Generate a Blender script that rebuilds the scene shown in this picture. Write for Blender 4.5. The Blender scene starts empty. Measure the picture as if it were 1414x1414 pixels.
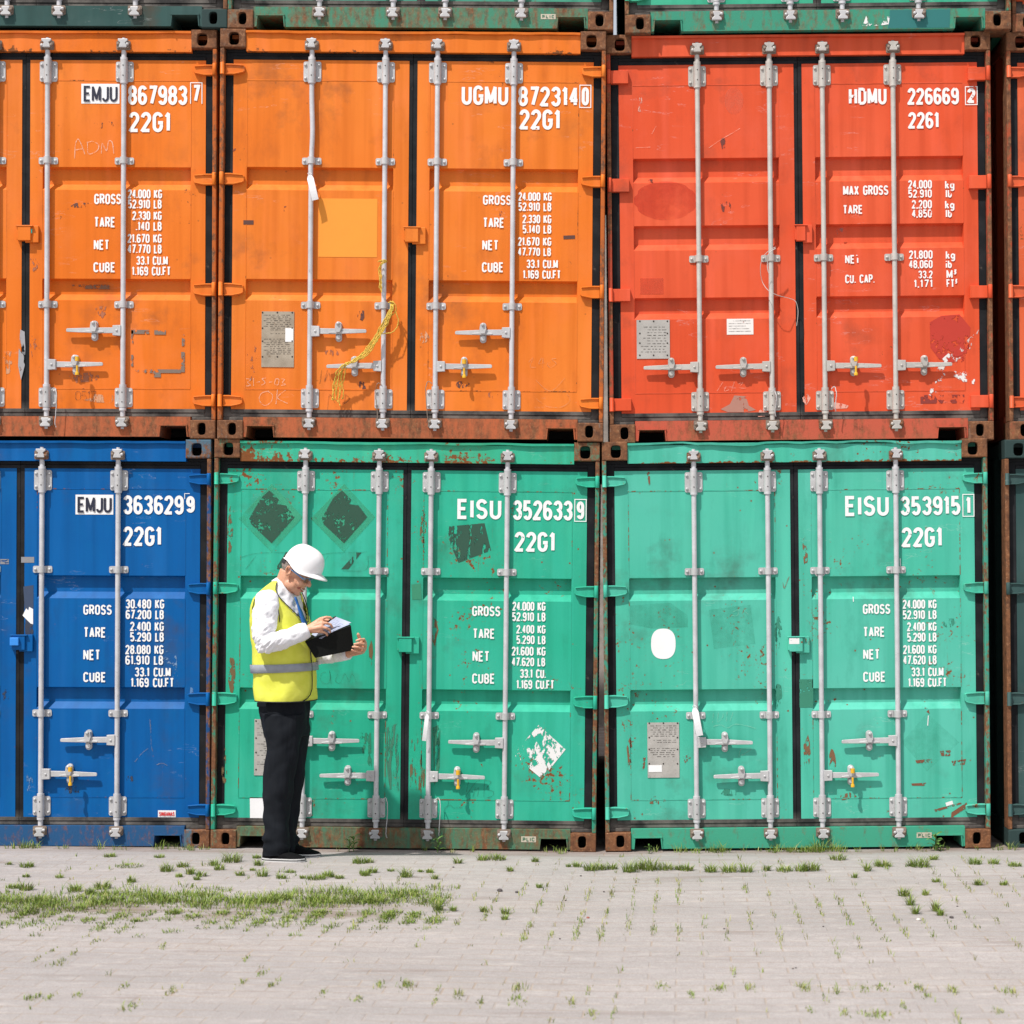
import bpy, bmesh, math, random
from mathutils import Vector, Matrix, Euler, noise as mnoise
R = math.radians
SC = bpy.context.scene
COL = SC.collection

# ---------------------------------------------------------------- camera, sky, sun, exposure
PX0, PY0, SCALE, DIST, CAMH = 835.0, 790.0, 218.4, 11.5, 1.758   # photo pixel of the view axis, px per metre at the stack face
FPX = SCALE * DIST
cam = bpy.data.cameras.new('camera')
cam_o = bpy.data.objects.new('camera', cam); COL.objects.link(cam_o)
cam_o.location = (0, -DIST, CAMH); cam_o.rotation_euler = (R(90), 0, 0)
cam.sensor_width = 36; cam.lens = 36 * FPX / 1414
cam.shift_x = (707 - PX0) / 1414; cam.shift_y = (PY0 - 707) / 1414
cam.clip_end = 2000; cam.clip_start = .1
cam.dof.use_dof = True; cam.dof.focus_distance = DIST - .2; cam.dof.aperture_fstop = 3.4
SC.camera = cam_o
SUN = Vector((-.80, -1.0, 2.1)).normalized()          # towards the sun
EL = math.asin(SUN.z); AZ = math.atan2(SUN.x, SUN.y)
w = bpy.data.worlds.new('World'); SC.world = w; w.use_nodes = True
nt = w.node_tree; nt.nodes.clear()
sky = nt.nodes.new('ShaderNodeTexSky'); sky.sky_type = 'NISHITA'; sky.sun_disc = False
sky.sun_elevation = EL; sky.sun_rotation = AZ; sky.dust_density = 3.0; sky.air_density = 1.0; sky.ozone_density = 1.0
bg = nt.nodes.new('ShaderNodeBackground'); bg.inputs[1].default_value = .095
wo = nt.nodes.new('ShaderNodeOutputWorld')
veil = nt.nodes.new('ShaderNodeMix'); veil.data_type = 'RGBA'; veil.inputs[0].default_value = .55; veil.inputs[7].default_value = (8.5, 8.6, 8.8, 1)   # thin bright cloud
nt.links.new(sky.outputs[0], veil.inputs[6]); nt.links.new(veil.outputs[2], bg.inputs[0]); nt.links.new(bg.outputs[0], wo.inputs[0])
sl = bpy.data.lights.new('sun', 'SUN'); sl.energy = 4.4; sl.angle = R(1.1); sl.color = (1, .955, .89)
so = bpy.data.objects.new('sun', sl); COL.objects.link(so)
so.rotation_euler = SUN.to_track_quat('Z', 'Y').to_euler(); so.location = SUN * 30
SC.view_settings.view_transform = 'Standard'; SC.view_settings.look = 'None'
SC.view_settings.exposure = .15; SC.view_settings.gamma = 1
SC.render.engine = 'CYCLES'; SC.cycles.use_denoising = True
SC.cycles.max_bounces = 6; SC.cycles.transparent_max_bounces = 8

# ---------------------------------------------------------------- mesh helpers
class MB:
    """collects shapes; build() links them as one mesh object"""
    def __init__(s): s.v = []; s.f = []; s.m = []; s.sm = []
    def add(s, vs, fs, mi=0, smooth=False):
        o = len(s.v); s.v += [tuple(p) for p in vs]
        for f in fs: s.f.append(tuple(i + o for i in f)); s.m.append(mi); s.sm.append(smooth)
    def box(s, x0, x1, y0, y1, z0, z1, mi=0):
        s.add([(x, y, z) for x in (x0, x1) for y in (y0, y1) for z in (z0, z1)],
              [(0, 1, 3, 2), (4, 6, 7, 5), (0, 4, 5, 1), (2, 3, 7, 6), (0, 2, 6, 4), (1, 5, 7, 3)], mi)
    def prism(s, pts, y0, y1, mi=0):            # polygon in xz, extruded along y
        n = len(pts)
        s.add([(p[0], y0, p[1]) for p in pts] + [(p[0], y1, p[1]) for p in pts],
              [tuple(range(n)), tuple(range(2 * n - 1, n - 1, -1))] + [(i, i + n, (i + 1) % n + n, (i + 1) % n) for i in range(n)], mi)
    def loft(s, rings, cap=True, mi=0, smooth=True, closed=True):
        n = len(rings[0]); vs = [p for r in rings for p in r]; fs = []
        for k in range(len(rings) - 1):
            for i in range(n if closed else n - 1):
                j = (i + 1) % n
                fs.append((k * n + i, k * n + j, (k + 1) * n + j, (k + 1) * n + i))
        s.add(vs, fs, mi, smooth)
        if cap:
            s.add(rings[0], [tuple(range(n - 1, -1, -1))], mi); s.add(rings[-1], [tuple(range(n))], mi)
    def tube(s, pts, r, n=10, mi=0, cap=True):   # r: number or list
        pts = [Vector(p) for p in pts]; rings = []; up = None
        for i, p in enumerate(pts):
            t = (pts[min(i + 1, len(pts) - 1)] - pts[max(i - 1, 0)]).normalized()
            if up is None: up = t.orthogonal().normalized()
            up = (up - t * up.dot(t)).normalized(); b = t.cross(up)
            rr = r[i] if isinstance(r, (list, tuple)) else r
            rings.append([p + (up * math.cos(a) + b * math.sin(a)) * rr for a in [2 * math.pi * k / n for k in range(n)]])
        s.loft(rings, cap, mi)
    def ell(s, c, r, M=None, n=18, m=12, mi=0):
        c = Vector(c); rings = []
        for k in range(m + 1):
            a = -math.pi / 2 + math.pi * k / m; a = max(-1.5607, min(1.5607, a))
            ring = []
            for i in range(n):
                b = 2 * math.pi * i / n
                p = Vector((r[0] * math.cos(a) * math.cos(b), r[1] * math.cos(a) * math.sin(b), r[2] * math.sin(a)))
                ring.append(c + (M @ p if M else p))
            rings.append(ring)
        s.loft(rings, True, mi)
    def cyl(s, x, z, r, y0, y1, n=14, mi=0):     # axis along y
        s.loft([[(x + r * math.cos(2 * math.pi * i / n), y, z + r * math.sin(2 * math.pi * i / n)) for i in range(n)] for y in (y0, y1)], True, mi, False)
    def bolt(s, x, z, r, y, h=.008, mi=0):
        n = 8
        rr = [(r, 0), (r * .95, h * .55), (r * .55, h), (.0004, h)]
        s.loft([[(x + q * math.cos(2 * math.pi * i / n), y - d, z + q * math.sin(2 * math.pi * i / n)) for i in range(n)] for q, d in rr], True, mi)
    def mesh(s, name, mats=(), bevel=0, seg=2, recalc=True):
        me = bpy.data.meshes.new(name); me.from_pydata(s.v, [], s.f)
        for m in (mats if isinstance(mats, (list, tuple)) else [mats]): me.materials.append(m)
        me.polygons.foreach_set('material_index', s.m); me.polygons.foreach_set('use_smooth', s.sm)
        bm = bmesh.new(); bm.from_mesh(me)
        if recalc: bmesh.ops.recalc_face_normals(bm, faces=bm.faces)
        if bevel:
            bmesh.ops.remove_doubles(bm, verts=bm.verts, dist=1e-5)
            es = [e for e in bm.edges if len(e.link_faces) == 2 and e.calc_face_angle(0) > .6]
            bmesh.ops.bevel(bm, geom=es, offset=bevel, segments=seg, affect='EDGES', profile=.5, clamp_overlap=True)
        bm.to_mesh(me); bm.free(); me.update()
        return me
    def build(s, name, mats, parent=None, loc=(0, 0, 0), **k):
        return put(name, s.mesh(name, mats, **k), parent, loc)

def put(name, me, parent=None, loc=(0, 0, 0), rot=None):
    o = bpy.data.objects.new(name, me); COL.objects.link(o); o.location = loc
    if rot: o.rotation_euler = rot
    if parent: o.parent = parent
    return o
def tag(o, label=None, cat=None, group=None, kind=None):
    for k, v in (('label', label), ('category', cat), ('group', group), ('kind', kind)):
        if v: o[k] = v
    return o
def thing(name, label, cat, loc=(0, 0, 0), rot=(0, 0, 0), group=None):
    o = bpy.data.objects.new(name, None); COL.objects.link(o); o.location = loc; o.rotation_euler = rot
    o.empty_display_size = .1
    return tag(o, label, cat, group)
def remeshed(mb, name, mats, voxel, parent=None, smooth=4, wrinkle=None, factor=.5, decimate=None):
    """union of the collected shapes as one continuous surface"""
    me = mb.mesh(name + '_raw'); o = bpy.data.objects.new('tmp', me); COL.objects.link(o)
    m = o.modifiers.new('r', 'REMESH'); m.mode = 'VOXEL'; m.voxel_size = voxel; m.use_smooth_shade = True
    if smooth:
        q = o.modifiers.new('s', 'SMOOTH'); q.iterations = smooth; q.factor = factor
    dg = bpy.context.evaluated_depsgraph_get(); ev = o.evaluated_get(dg)
    nm = bpy.data.meshes.new_from_object(ev); nm.name = name
    bpy.data.objects.remove(o); bpy.data.meshes.remove(me)
    nm.materials.clear()
    for mm in (mats if isinstance(mats, (list, tuple)) else [mats]): nm.materials.append(mm)
    for p in nm.polygons: p.use_smooth = True; p.material_index = 0
    if wrinkle:
        ns = [v.normal.copy() for v in nm.vertices]
        for v, nn in zip(nm.vertices, ns): v.co += nn * wrinkle(v.co)
        nm.update()
    return put(name, nm, parent)

# ---------------------------------------------------------------- materials
def lin(c):
    f = lambda x: x / 12.92 if x <= .04045 else ((x + .055) / 1.055) ** 2.4
    return tuple(f(x / 255) for x in c) + (1,)
class NT:
    def __init__(s, name):
        s.mat = bpy.data.materials.new(name); s.mat.use_nodes = True; s.t = s.mat.node_tree; s.t.nodes.clear()
        s.out = s.n('ShaderNodeOutputMaterial')
        tc = s.n('ShaderNodeTexCoord'); s.co = tc.outputs['Object']
    def n(s, t): return s.t.nodes.new(t)
    def l(s, a, b): s.t.links.new(a, b)
    def put(s, sock, v):
        if hasattr(v, 'is_output'): s.l(v, sock)
        elif v is not None:
            sock.default_value = v
    def mapping(s, scale=(1, 1, 1), loc=(0, 0, 0), rot=(0, 0, 0), co=None):
        m = s.n('ShaderNodeMapping'); s.l(co or s.co, m.inputs[0])
        m.inputs['Scale'].default_value = scale; m.inputs['Location'].default_value = loc; m.inputs['Rotation'].default_value = rot
        return m.outputs[0]
    def noise(s, scale, detail=4, rough=.55, co=None, dist=0):
        n = s.n('ShaderNodeTexNoise'); s.l(co or s.co, n.inputs['Vector'])
        n.inputs['Scale'].default_value = scale; n.inputs['Detail'].default_value = detail
        n.inputs['Roughness'].default_value = rough; n.inputs['Distortion'].default_value = dist
        return n.outputs['Fac']
    def vor(s, scale, co=None, out='Distance', feature='F1'):
        n = s.n('ShaderNodeTexVoronoi'); n.feature = feature; s.l(co or s.co, n.inputs['Vector']); n.inputs['Scale'].default_value = scale
        return n.outputs[out]
    def rng(s, v, a, b, c=0, d=1):
        n = s.n('ShaderNodeMapRange'); s.put(n.inputs[0], v)
        for i, q in zip((1, 2, 3, 4), (a, b, c, d)): n.inputs[i].default_value = q
        return n.outputs[0]
    def math(s, op, a, b=0.0, c=None):
        n = s.n('ShaderNodeMath'); n.operation = op; s.put(n.inputs[0], a); s.put(n.inputs[1], b)
        if c is not None: s.put(n.inputs[2], c)
        return n.outputs[0]
    def mix(s, f, a, b, mode='MIX'):
        n = s.n('ShaderNodeMix'); n.data_type = 'RGBA'; n.blend_type = mode
        s.put(n.inputs[0], f); s.put(n.inputs[6], a); s.put(n.inputs[7], b)
        return n.outputs[2]
    def sep(s, co=None):
        n = s.n('ShaderNodeSeparateXYZ'); s.l(co or s.co, n.inputs[0]); return n.outputs
    def bump(s, h, strength=.3, dist=.01, normal=None):
        n = s.n('ShaderNodeBump'); s.l(h, n.inputs['Height']); n.inputs['Strength'].default_value = strength; n.inputs['Distance'].default_value = dist
        if normal: s.l(normal, n.inputs['Normal'])
        return n.outputs[0]
    def bsdf(s, col, rough=.5, metal=0.0, normal=None, alpha=None, spec=.5, **k):
        b = s.n('ShaderNodeBsdfPrincipled')
        s.put(b.inputs['Base Color'], col); s.put(b.inputs['Roughness'], rough); s.put(b.inputs['Metallic'], metal)
        b.inputs['Specular IOR Level'].default_value = spec
        if normal is not None: s.l(normal, b.inputs['Normal'])
        if alpha is not None: s.put(b.inputs['Alpha'], alpha)
        for q, v in k.items(): s.put(b.inputs[q.replace('_', ' ')], v)
        s.l(b.outputs[0], s.out.inputs[0]); return s.mat

RUST_A, RUST_B = (.115, .042, .018, 1), (.26, .095, .030, 1)
def paint(name, col, fade=None, rust=.3, grime=.3, seed=0, rough=.48, zrust=None, streak=.6, scratch=.5, grimecol=(.06, .045, .035, 1)):
    """weathered container paint. zrust=(z_full, z_none): rust bleeding from a height"""
    s = NT(name); co = s.mapping(loc=(seed * 3.17, seed * 1.7, seed * 2.3)); s.co2 = co
    fade = fade or tuple(min(1, c * 1.18 + .025) for c in col[:3]) + (1,)
    dark = tuple(c * .80 for c in col[:3]) + (1,)
    big = s.rng(s.noise(.9, 3, .5, co), .34, .68)
    c = s.mix(big, col, fade)
    st = s.noise(1, 3, .5, s.mapping((16, 16, .55), co=co))
    c = s.mix(s.rng(st, .46, .72, 0, streak), c, dark)
    c = s.mix(s.rng(s.noise(2.4, 6, .62, s.mapping((1, 1, .8), (8, 2, 6), co=co)), .50, .72, 0, .55), c, tuple(min(1, q * 1.02 + .035 * (q > .01)) for q in col[:3]) + (1,))
    c = s.mix(s.rng(s.noise(6, 6, .65, s.mapping((1, 1, .45), (5, 8, 1), co=co)), .56, .74, 0, .5), c, tuple(q * .62 + .01 for q in col[:3]) + (1,))
    c = s.mix(s.rng(s.noise(1, 2, .5, s.mapping((9, 9, .8), (3, 1, 2), co=co)), .55, .8, 0, streak * .8), c, tuple(min(1, q * 1.30 + .012 + .05 * max(col[:3]) * (q > .01)) for q in col[:3]) + (1,))
    # dull handling dirt
    g = s.math('MULTIPLY', s.rng(s.noise(3.1, 9, .62, co), .54, .70), s.rng(s.noise(1.2, 2, .5, s.mapping(loc=(7, 3, 1), co=co)), .44, .60))
    c = s.mix(s.math('MULTIPLY', g, grime), c, grimecol)
    # scratches
    sc1 = s.noise(1, 5, .5, s.mapping((5, 5, 26), (1, 4, 2), (0, .6, 0), co=co))
    ln = s.rng(s.math('ABSOLUTE', s.math('SUBTRACT', sc1, .62)), .0, .010, 1, 0)
    ln = s.math('MULTIPLY', ln, s.rng(s.noise(2.2, 2, .5, s.mapping(loc=(2, 9, 5), co=co)), .55, .62))
    c = s.mix(s.math('MULTIPLY', ln, scratch), c, tuple(min(1, q * .6 + .28) for q in col[:3]) + (1,))
    # rust: chips and runs
    chip = s.noise(34, 6, .62, co); area = s.noise(2.3, 4, .6, s.mapping(loc=(4, 4, 8), co=co))
    tot = s.math('ADD', s.math('MULTIPLY', chip, .55), s.math('MULTIPLY', area, .6))
    if zrust:
        z = s.sep()[2]; zz = s.rng(z, zrust[0], zrust[1], .17, 0)
        tot = s.math('ADD', tot, zz)
    th = .80 - rust * .20
    rm = s.rng(tot, th, th + .035)
    run = s.noise(1, 5, .6, s.mapping((46, 46, 2.0), (5, 2, 7), co=co))
    rr = s.math('MULTIPLY', s.rng(run, .64, .74), s.rng(tot, th - .12, th - .03))
    rc = s.mix(s.noise(60, 4, .6, co), RUST_A, RUST_B)
    c = s.mix(s.math('MULTIPLY', rr, .62), c, s.mix(.5, rc, col))
    c = s.mix(rm, c, rc)
    spk = s.vor(10.5, co); spk = s.math('MULTIPLY', s.rng(spk, .04, .085, 1, 0), s.rng(s.noise(1.7, 2, .5, s.mapping(loc=(9, 1, 3), co=co)), .44, .55))
    c = s.mix(s.math('MULTIPLY', spk, min(1, rust * 2.2)), c, rc)
    rg = s.rng(rm, 0, 1, rough, .9)
    rg = s.math('ADD', rg, s.math('MULTIPLY', s.math('SUBTRACT', s.noise(5, 5, .6, co), .5), .25))
    h = s.math('ADD', s.math('MULTIPLY', s.noise(1.6, 2, .4, co), 1.0), s.math('MULTIPLY', s.noise(14, 3, .5, co), .05))
    n1 = s.bump(h, .5, .02)
    n2 = s.bump(s.math('ADD', s.math('MULTIPLY', rm, -1.0), s.math('MULTIPLY', s.noise(220, 2, .5, co), .15)), .35, .0015, n1)
    return s.bsdf(c, rg, normal=n2, spec=.16)

def rusty(name, col, amount=.7, seed=0, stretch=(1, 1, .35), keep=.62, soft=.09):
    """bare scaling rust with remains of paint"""
    s = NT(name); co = s.mapping(loc=(seed * 2.1, seed * 3.3, seed)); 
    r = s.mix(s.rng(s.noise(26, 7, .65, co), .3, .7), (.075, .032, .018, 1), (.25, .105, .045, 1))
    r = s.mix(s.rng(s.noise(70, 4, .6, co), .55, .8), r, (.36, .19, .10, 1))
    m = s.math('ADD', s.math('MULTIPLY', s.noise(38, 7, .68, s.mapping((1, 1, .35 + .65 * stretch[2]), co=co)), .6), s.math('MULTIPLY', s.noise(7, 4, .6, s.mapping(stretch, co=co)), .5))
    c = s.mix(s.rng(m, .41 + amount * .22, .41 + soft + amount * .22), r, tuple(q * keep + .010 for q in col[:3]) + (1,))
    n = s.bump(s.noise(90, 5, .65, co), .6, .002)
    return s.bsdf(c, .82, normal=n, spec=.3)

def metal(name, col, rust=.25, seed=0, rough=.5):
    s = NT(name); oi = s.n('ShaderNodeObjectInfo')
    v = s.n('ShaderNodeVectorMath'); v.operation = 'SCALE'; v.inputs[0].default_value = (31, 17, 23); s.l(oi.outputs['Random'], v.inputs['Scale'])
    a = s.n('ShaderNodeVectorMath'); s.l(s.co, a.inputs[0]); s.l(v.outputs[0], a.inputs[1]); co = a.outputs[0]
    c = s.mix(s.rng(s.noise(11, 5, .6, co), .35, .7), tuple(q * .78 for q in col[:3]) + (1,), col)
    c = s.mix(s.rng(s.noise(60, 4, .65, co), .6, .75, 0, .5), c, (.16, .14, .125, 1))
    t = s.math('ADD', s.math('MULTIPLY', s.noise(40, 5, .6, co), .5), s.math('MULTIPLY', s.noise(4, 2, .6, co), .6))
    c = s.mix(s.rng(t, .80 - rust * .2, .86 - rust * .2), c, (.19, .075, .03, 1))
    n = s.bump(s.noise(130, 3, .6, co), .25, .001)
    return s.bsdf(c, rough, .15, n)

def plain(name, col, rough=.6, var=.12, scale=12, bump=.15, bscale=None, metal_=0, spec=.5, **k):
    s = NT(name)
    c = s.mix(s.rng(s.noise(scale, 5, .6), .3, .7), tuple(q * (1 - var) for q in col[:3]) + (1,), tuple(min(1, q * (1 + var)) for q in col[:3]) + (1,))
    n = s.bump(s.noise(bscale or scale * 8, 4, .6), bump, .002)
    return s.bsdf(c, rough, metal_, n, spec=spec, **k)

def worn(name, col, wear=.2, scale=28, stretch=(1, 1, 1), seed=0, rough=.6, col2=None, rot=(0, 0, 0)):
    """thin paint or film that has flaked off in places"""
    s = NT(name); co = s.mapping(stretch, (seed * 1.3, seed * 2.9, seed * .7), rot)
    a = s.math('ADD', s.math('MULTIPLY', s.noise(scale, 6, .62, co), .6), s.math('MULTIPLY', s.noise(scale * .23, 3, .55, co), .45))
    lo = .33 + wear * .36
    al = s.rng(a, lo, lo + .02)
    c = s.mix(s.noise(9, 4, .6), col, col2 or tuple(q * .86 for q in col[:3]) + (1,))
    return s.bsdf(c, rough, alpha=al)
def faint(name, col, op=.4, scale=30, seed=0):
    s = NT(name); co = s.mapping((1, 1, 1), (seed, seed * 2, seed * 3))
    al = s.rng(s.noise(scale, 6, .65, co), .32, .72, 0, op)
    return s.bsdf(col, .75, alpha=al)
# ---------------------------------------------------------------- stroke lettering
def arc(cx, cy, rx, ry, a0, a1, n=10):
    return [(cx + rx * math.cos(R(a0 + (a1 - a0) * i / n)), cy + ry * math.sin(R(a0 + (a1 - a0) * i / n))) for i in range(n + 1)]
def glyphs():
    G = {}
    o = arc(.5, .76, .5, .24, 0, 180) + arc(.5, .24, .5, .24, 180, 360); o.append(o[0])
    G['0'] = G['O'] = (1, [o])
    G['1'] = (.42, [[(0, .8), (.75, 1), (.75, 0)]])
    G['2'] = (1, [arc(.5, .74, .5, .26, 172, -32) + [(0, 0), (1, 0)]])
    G['3'] = (1, [arc(.5, .755, .48, .245, 165, -75) + arc(.5, .26, .5, .26, 75, -165)])
    G['4'] = (1, [[(.70, 0), (.70, 1), (0, .30)], [(-.02, .27), (1.04, .27)]])
    G['5'] = (1, [[(.95, 1), (.1, 1), (.06, .54)] + arc(.5, .30, .5, .30, 128, -150)])
    sa = arc(.5, .755, .5, .245, 22, 180) + [(0, .27)]; sb = arc(.5, .28, .5, .28, 180, 540, 20)
    G['6'] = (1, [sa, sb]); G['9'] = (1, [[(1 - x, 1 - y) for x, y in q] for q in (sa, sb)])
    G['7'] = (1, [[(0, 1), (1, 1), (.34, 0)]])
    e = arc(.5, .75, .46, .25, 270, 630, 18)
    G['8'] = (1, [e, arc(.5, .26, .5, .26, 90, 450, 18)])
    G['A'] = (1, [[(0, 0), (.5, 1), (1, 0)], [(.2, .28), (.8, .28)]])
    G['B'] = (.95, [[(0, 0), (0, 1)], [(0, 1), (.5, 1)] + arc(.56, .76, .38, .24, 80, -80) + [(.5, .52), (0, .52)], [(0, .52), (.5, .52)] + arc(.58, .26, .42, .26, 80, -80) + [(.5, 0), (0, 0)]])
    c = arc(.5, .755, .5, .245, 15, 180) + arc(.5, .245, .5, .245, 180, 345)
    G['C'] = (1, [c]); G['G'] = (1, [c[:-1] + [(1, .24), (1, .46), (.55, .46)]])
    G['D'] = (1, [[(0, 0), (0, 1), (.5, 1)] + arc(.5, .76, .5, .24, 80, 0) + arc(.5, .24, .5, .24, 0, -80) + [(.5, 0), (0, 0)]])
    G['E'] = (.9, [[(1, 1), (0, 1), (0, 0), (1, 0)], [(0, .52), (.85, .52)]])
    G['F'] = (.9, [[(1, 1), (0, 1), (0, 0)], [(0, .5), (.85, .5)]])
    G['H'] = (1, [[(0, 0), (0, 1)], [(1, 0), (1, 1)], [(0, .5), (1, .5)]])
    G['I'] = (.02, [[(0, 0), (0, 1)]]); G['J'] = (.85, [[(1, 1), (1, .25)] + arc(.5, .25, .5, .25, 0, -165)])
    G['K'] = (1, [[(0, 0), (0, 1)], [(1, 1), (.06, .44)], [(.3, .58), (1, 0)]])
    G['L'] = (.85, [[(0, 1), (0, 0), (1, 0)]])
    G['M'] = (1.25, [[(0, 0), (0, 1), (.5, .12), (1, 1), (1, 0)]])
    G['N'] = (1, [[(0, 0), (0, 1), (1, 0), (1, 1)]])
    G['P'] = (.95, [[(0, 0), (0, 1), (.55, 1)] + arc(.6, .74, .4, .26, 80, -80) + [(0, .48)]])
    G['R'] = (1, [[(0, 0), (0, 1), (.55, 1)] + arc(.6, .75, .4, .25, 80, -80) + [(.1, .5)], [(.55, .5), (1, 0)]])
    G['S'] = (1, [arc(.5, .755, .48, .245, 18, 250) + arc(.5, .255, .5, .255, 70, -162)])
    G['T'] = (.95, [[(0, 1), (1, 1)], [(.5, 1), (.5, 0)]])
    G['U'] = (1, [[(0, 1), (0, .25)] + arc(.5, .25, .5, .25, 180, 360) + [(1, 1)]])
    G['X'] = (1, [[(0, 0), (1, 1)], [(0, 1), (1, 0)]])
    G['V'] = (1, [[(0, 1), (.5, 0), (1, 1)]])
    G['.'] = (.02, [[(0, -.02), (0, .10)]]); G[','] = (.04, [[(.1, .08), (0, -.12)]]); G['-'] = (.6, [[(0, .5), (1, .5)]])
    G[' '] = (.55, []); G['~'] = (.12, [])
    G['k'] = (.8, [[(0, 0), (0, 1)], [(.9, .62), (.08, .26)], [(.35, .4), (1, 0)]])
    G['g'] = (.9, [arc(.5, .34, .5, .28, 0, 360, 14), [(1, .62), (1, -.1)] + arc(.5, -.1, .5, .18, 0, -150)])
    G['l'] = (.02, [[(0, 0), (0, 1)]]); G['i'] = (.02, [[(0, 0), (0, .62)], [(0, .84), (0, .98)]])
    G['b'] = (.9, [[(0, 1), (0, 0)], arc(.5, .32, .5, .3, 180, 540, 14)])
    G['a'] = (.9, [arc(.5, .34, .5, .3, 0, 360, 14), [(1, .64), (1, 0)]])
    G['^'] = (.4, [[(.1, 1.05), (.9, 1.05), (.45, .84)] + arc(.4, .7, .5, .15, 70, -150, 6)])
    return G
GLY = glyphs()
def ribbon(mb, pts, t, y, mi=0):
    """flat stroke of width t along pts (x, z) at depth y"""
    P = [Vector(p) for p in pts]
    P = [p for i, p in enumerate(P) if i == 0 or (p - P[i - 1]).length > 1e-5]
    if len(P) < 2: return
    closed = (P[0] - P[-1]).length < 1e-4 and len(P) > 3
    n = len(P); L = []; Q = []
    for i in range(n):
        a = P[i - 1] if i else (P[-2] if closed else None)
        b = P[i + 1] if i < n - 1 else (P[1] if closed else None)
        d0 = (P[i] - a).normalized() if a is not None else None
        d1 = (b - P[i]).normalized() if b is not None else None
        if d0 is None: nn = Vector((-d1.y, d1.x)); k = 1
        elif d1 is None: nn = Vector((-d0.y, d0.x)); k = 1
        else:
            n0 = Vector((-d0.y, d0.x)); n1 = Vector((-d1.y, d1.x)); nn = n0 + n1
            nn = nn.normalized() if nn.length > .15 else n0
            k = min(1 / max(.3, nn.dot(n1)), 2.2)
        L.append(P[i] + nn * t * .5 * k); Q.append(P[i] - nn * t * .5 * k)
    mb.add([(p.x, y, p.y) for p in L] + [(p.x, y, p.y) for p in Q], [(i, i + 1, n + i + 1, n + i) for i in range(n - 1)], mi)
def split_stroke(P, t):
    P = [p for i, p in enumerate(P) if i == 0 or (p - P[i - 1]).length > 1e-5]; out = []; cur = [P[0]]
    for i in range(1, len(P)):
        cur.append(P[i])
        if i < len(P) - 1:
            a = (P[i] - P[i - 1]).normalized(); b = (P[i + 1] - P[i]).normalized(); d = a.dot(b)
            if d < .45:
                e = t * .5 * min(1, max(.25, math.sqrt(max(0, 1 - d * d)))); cur[-1] = P[i] + a * e; out.append(cur); cur = [P[i] - b * e * (1 if d > -.5 else .3)]
    out.append(cur); return out
def lettering(mb, txt, u0, u1, v0, v1, t, y, mi=0, gap=None, shear=0.0):
    """writes txt into the rectangle u0..u1, v0..v1 with stroke width t"""
    gw = [GLY[c][0] for c in txt]; W = u1 - u0 - t; H = v1 - v0 - t
    cw = .46 * H if gap is None else gap[0] * H
    gp = t * 1.55 if gap is None else gap[1] * H
    tot = sum(gw) * cw + gp * (len(txt) - 1)
    k = W / tot if tot > 0 else 1; x = u0 + t / 2; dy = 0
    for c, g in zip(txt, gw):
        q = 0
        for pl in GLY[c][1]:
            for st in split_stroke([Vector((x + px * g * cw * k + shear * pz * H, v0 + t / 2 + pz * H)) for px, pz in pl], t):
                ribbon(mb, st, t, y - .0006 * q, mi); q += 1
        x += (g * cw + gp) * k

# ---------------------------------------------------------------- shared materials
M = {}
M['rod'] = metal('galvanised_rod', (.62, .62, .65, 1), .26)
M['rodcream'] = metal('cream_painted_rod', (.58, .555, .515, 1), .30)
M['hard'] = metal('galvanised_fitting', (.56, .56, .57, 1), .36)
M['hardcream'] = metal('cream_fitting', (.54, .515, .48, 1), .42)
M['keeper'] = metal('rusty_keeper', (.26, .20, .16, 1), 1.0, rough=.75)
s = NT('rubber_gasket')
c_ = s.mix(s.rng(s.noise(5, 5, .6, s.mapping((1, 1, 1))), .45, .75), (.010, .011, .013, 1), (.026, .027, .030, 1))
c_ = s.mix(s.math('MULTIPLY', s.rng(s.sep()[2], .24, .16), s.rng(s.noise(6, 6, .65), .36, .62, .15, 1)), c_, (.17, .155, .14, 1))
c_ = s.mix(s.rng(s.noise(9, 6, .65, s.mapping(loc=(3, 4, 5))), .66, .74, 0, .6), c_, (.15, .12, .10, 1))
M['gasket'] = s.bsdf(c_, .7, spec=.15, normal=s.bump(s.noise(60, 4), .2, .002))
M['dark'] = plain('underside_paint_hole_shade', (.02, .018, .016, 1), .9)  # floor underside paint; also the painted-in shade inside the casting holes
M['white'] = worn('white_lettering', (.86, .86, .86, 1), .06, 40, seed=2)
M['whitered'] = worn('chipped_white_lettering', (.86, .85, .84, 1), .20, 30, (1.6, 1, .7), seed=5)
M['vinyl'] = worn('white_vinyl', (.86, .86, .87, 1), -.5, seed=3)
M['ink'] = plain('navy_lettering', (.012, .014, .035, 1), .5)
M['paper'] = plain('white_paper', (.80, .80, .82, 1), .7, .05)
M['plate'] = NT('data_plate_metal')
s = M['plate']; c_ = s.mix(s.rng(s.noise(9, 6, .65), .35, .7), (.30, .25, .19, 1), (.44, .38, .30, 1))
c_ = s.mix(s.rng(s.noise(24, 5, .6), .6, .72, 0, .7), c_, (.16, .10, .06, 1)); M['plate'] = s.bsdf(c_, .6, .2)
M['plategrey'] = metal('grey_data_plate_metal', (.48, .46, .43, 1), .3)
M['print'] = faint('plate_print', (.05, .04, .035, 1), .9, 60)
M['plateedge'] = plain('plate_backing', (.05, .04, .035, 1), .8)
M['yellow'] = plain('yellow_plastic', (.72, .40, .02, 1), .4, .08)
M['chalk'] = faint('chalk_marks', (.75, .62, .5, 1), .8, 50, 1)
M['marker'] = faint('dark_marker', (.03, .025, .02, 1), .85, 50, 2)
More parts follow.
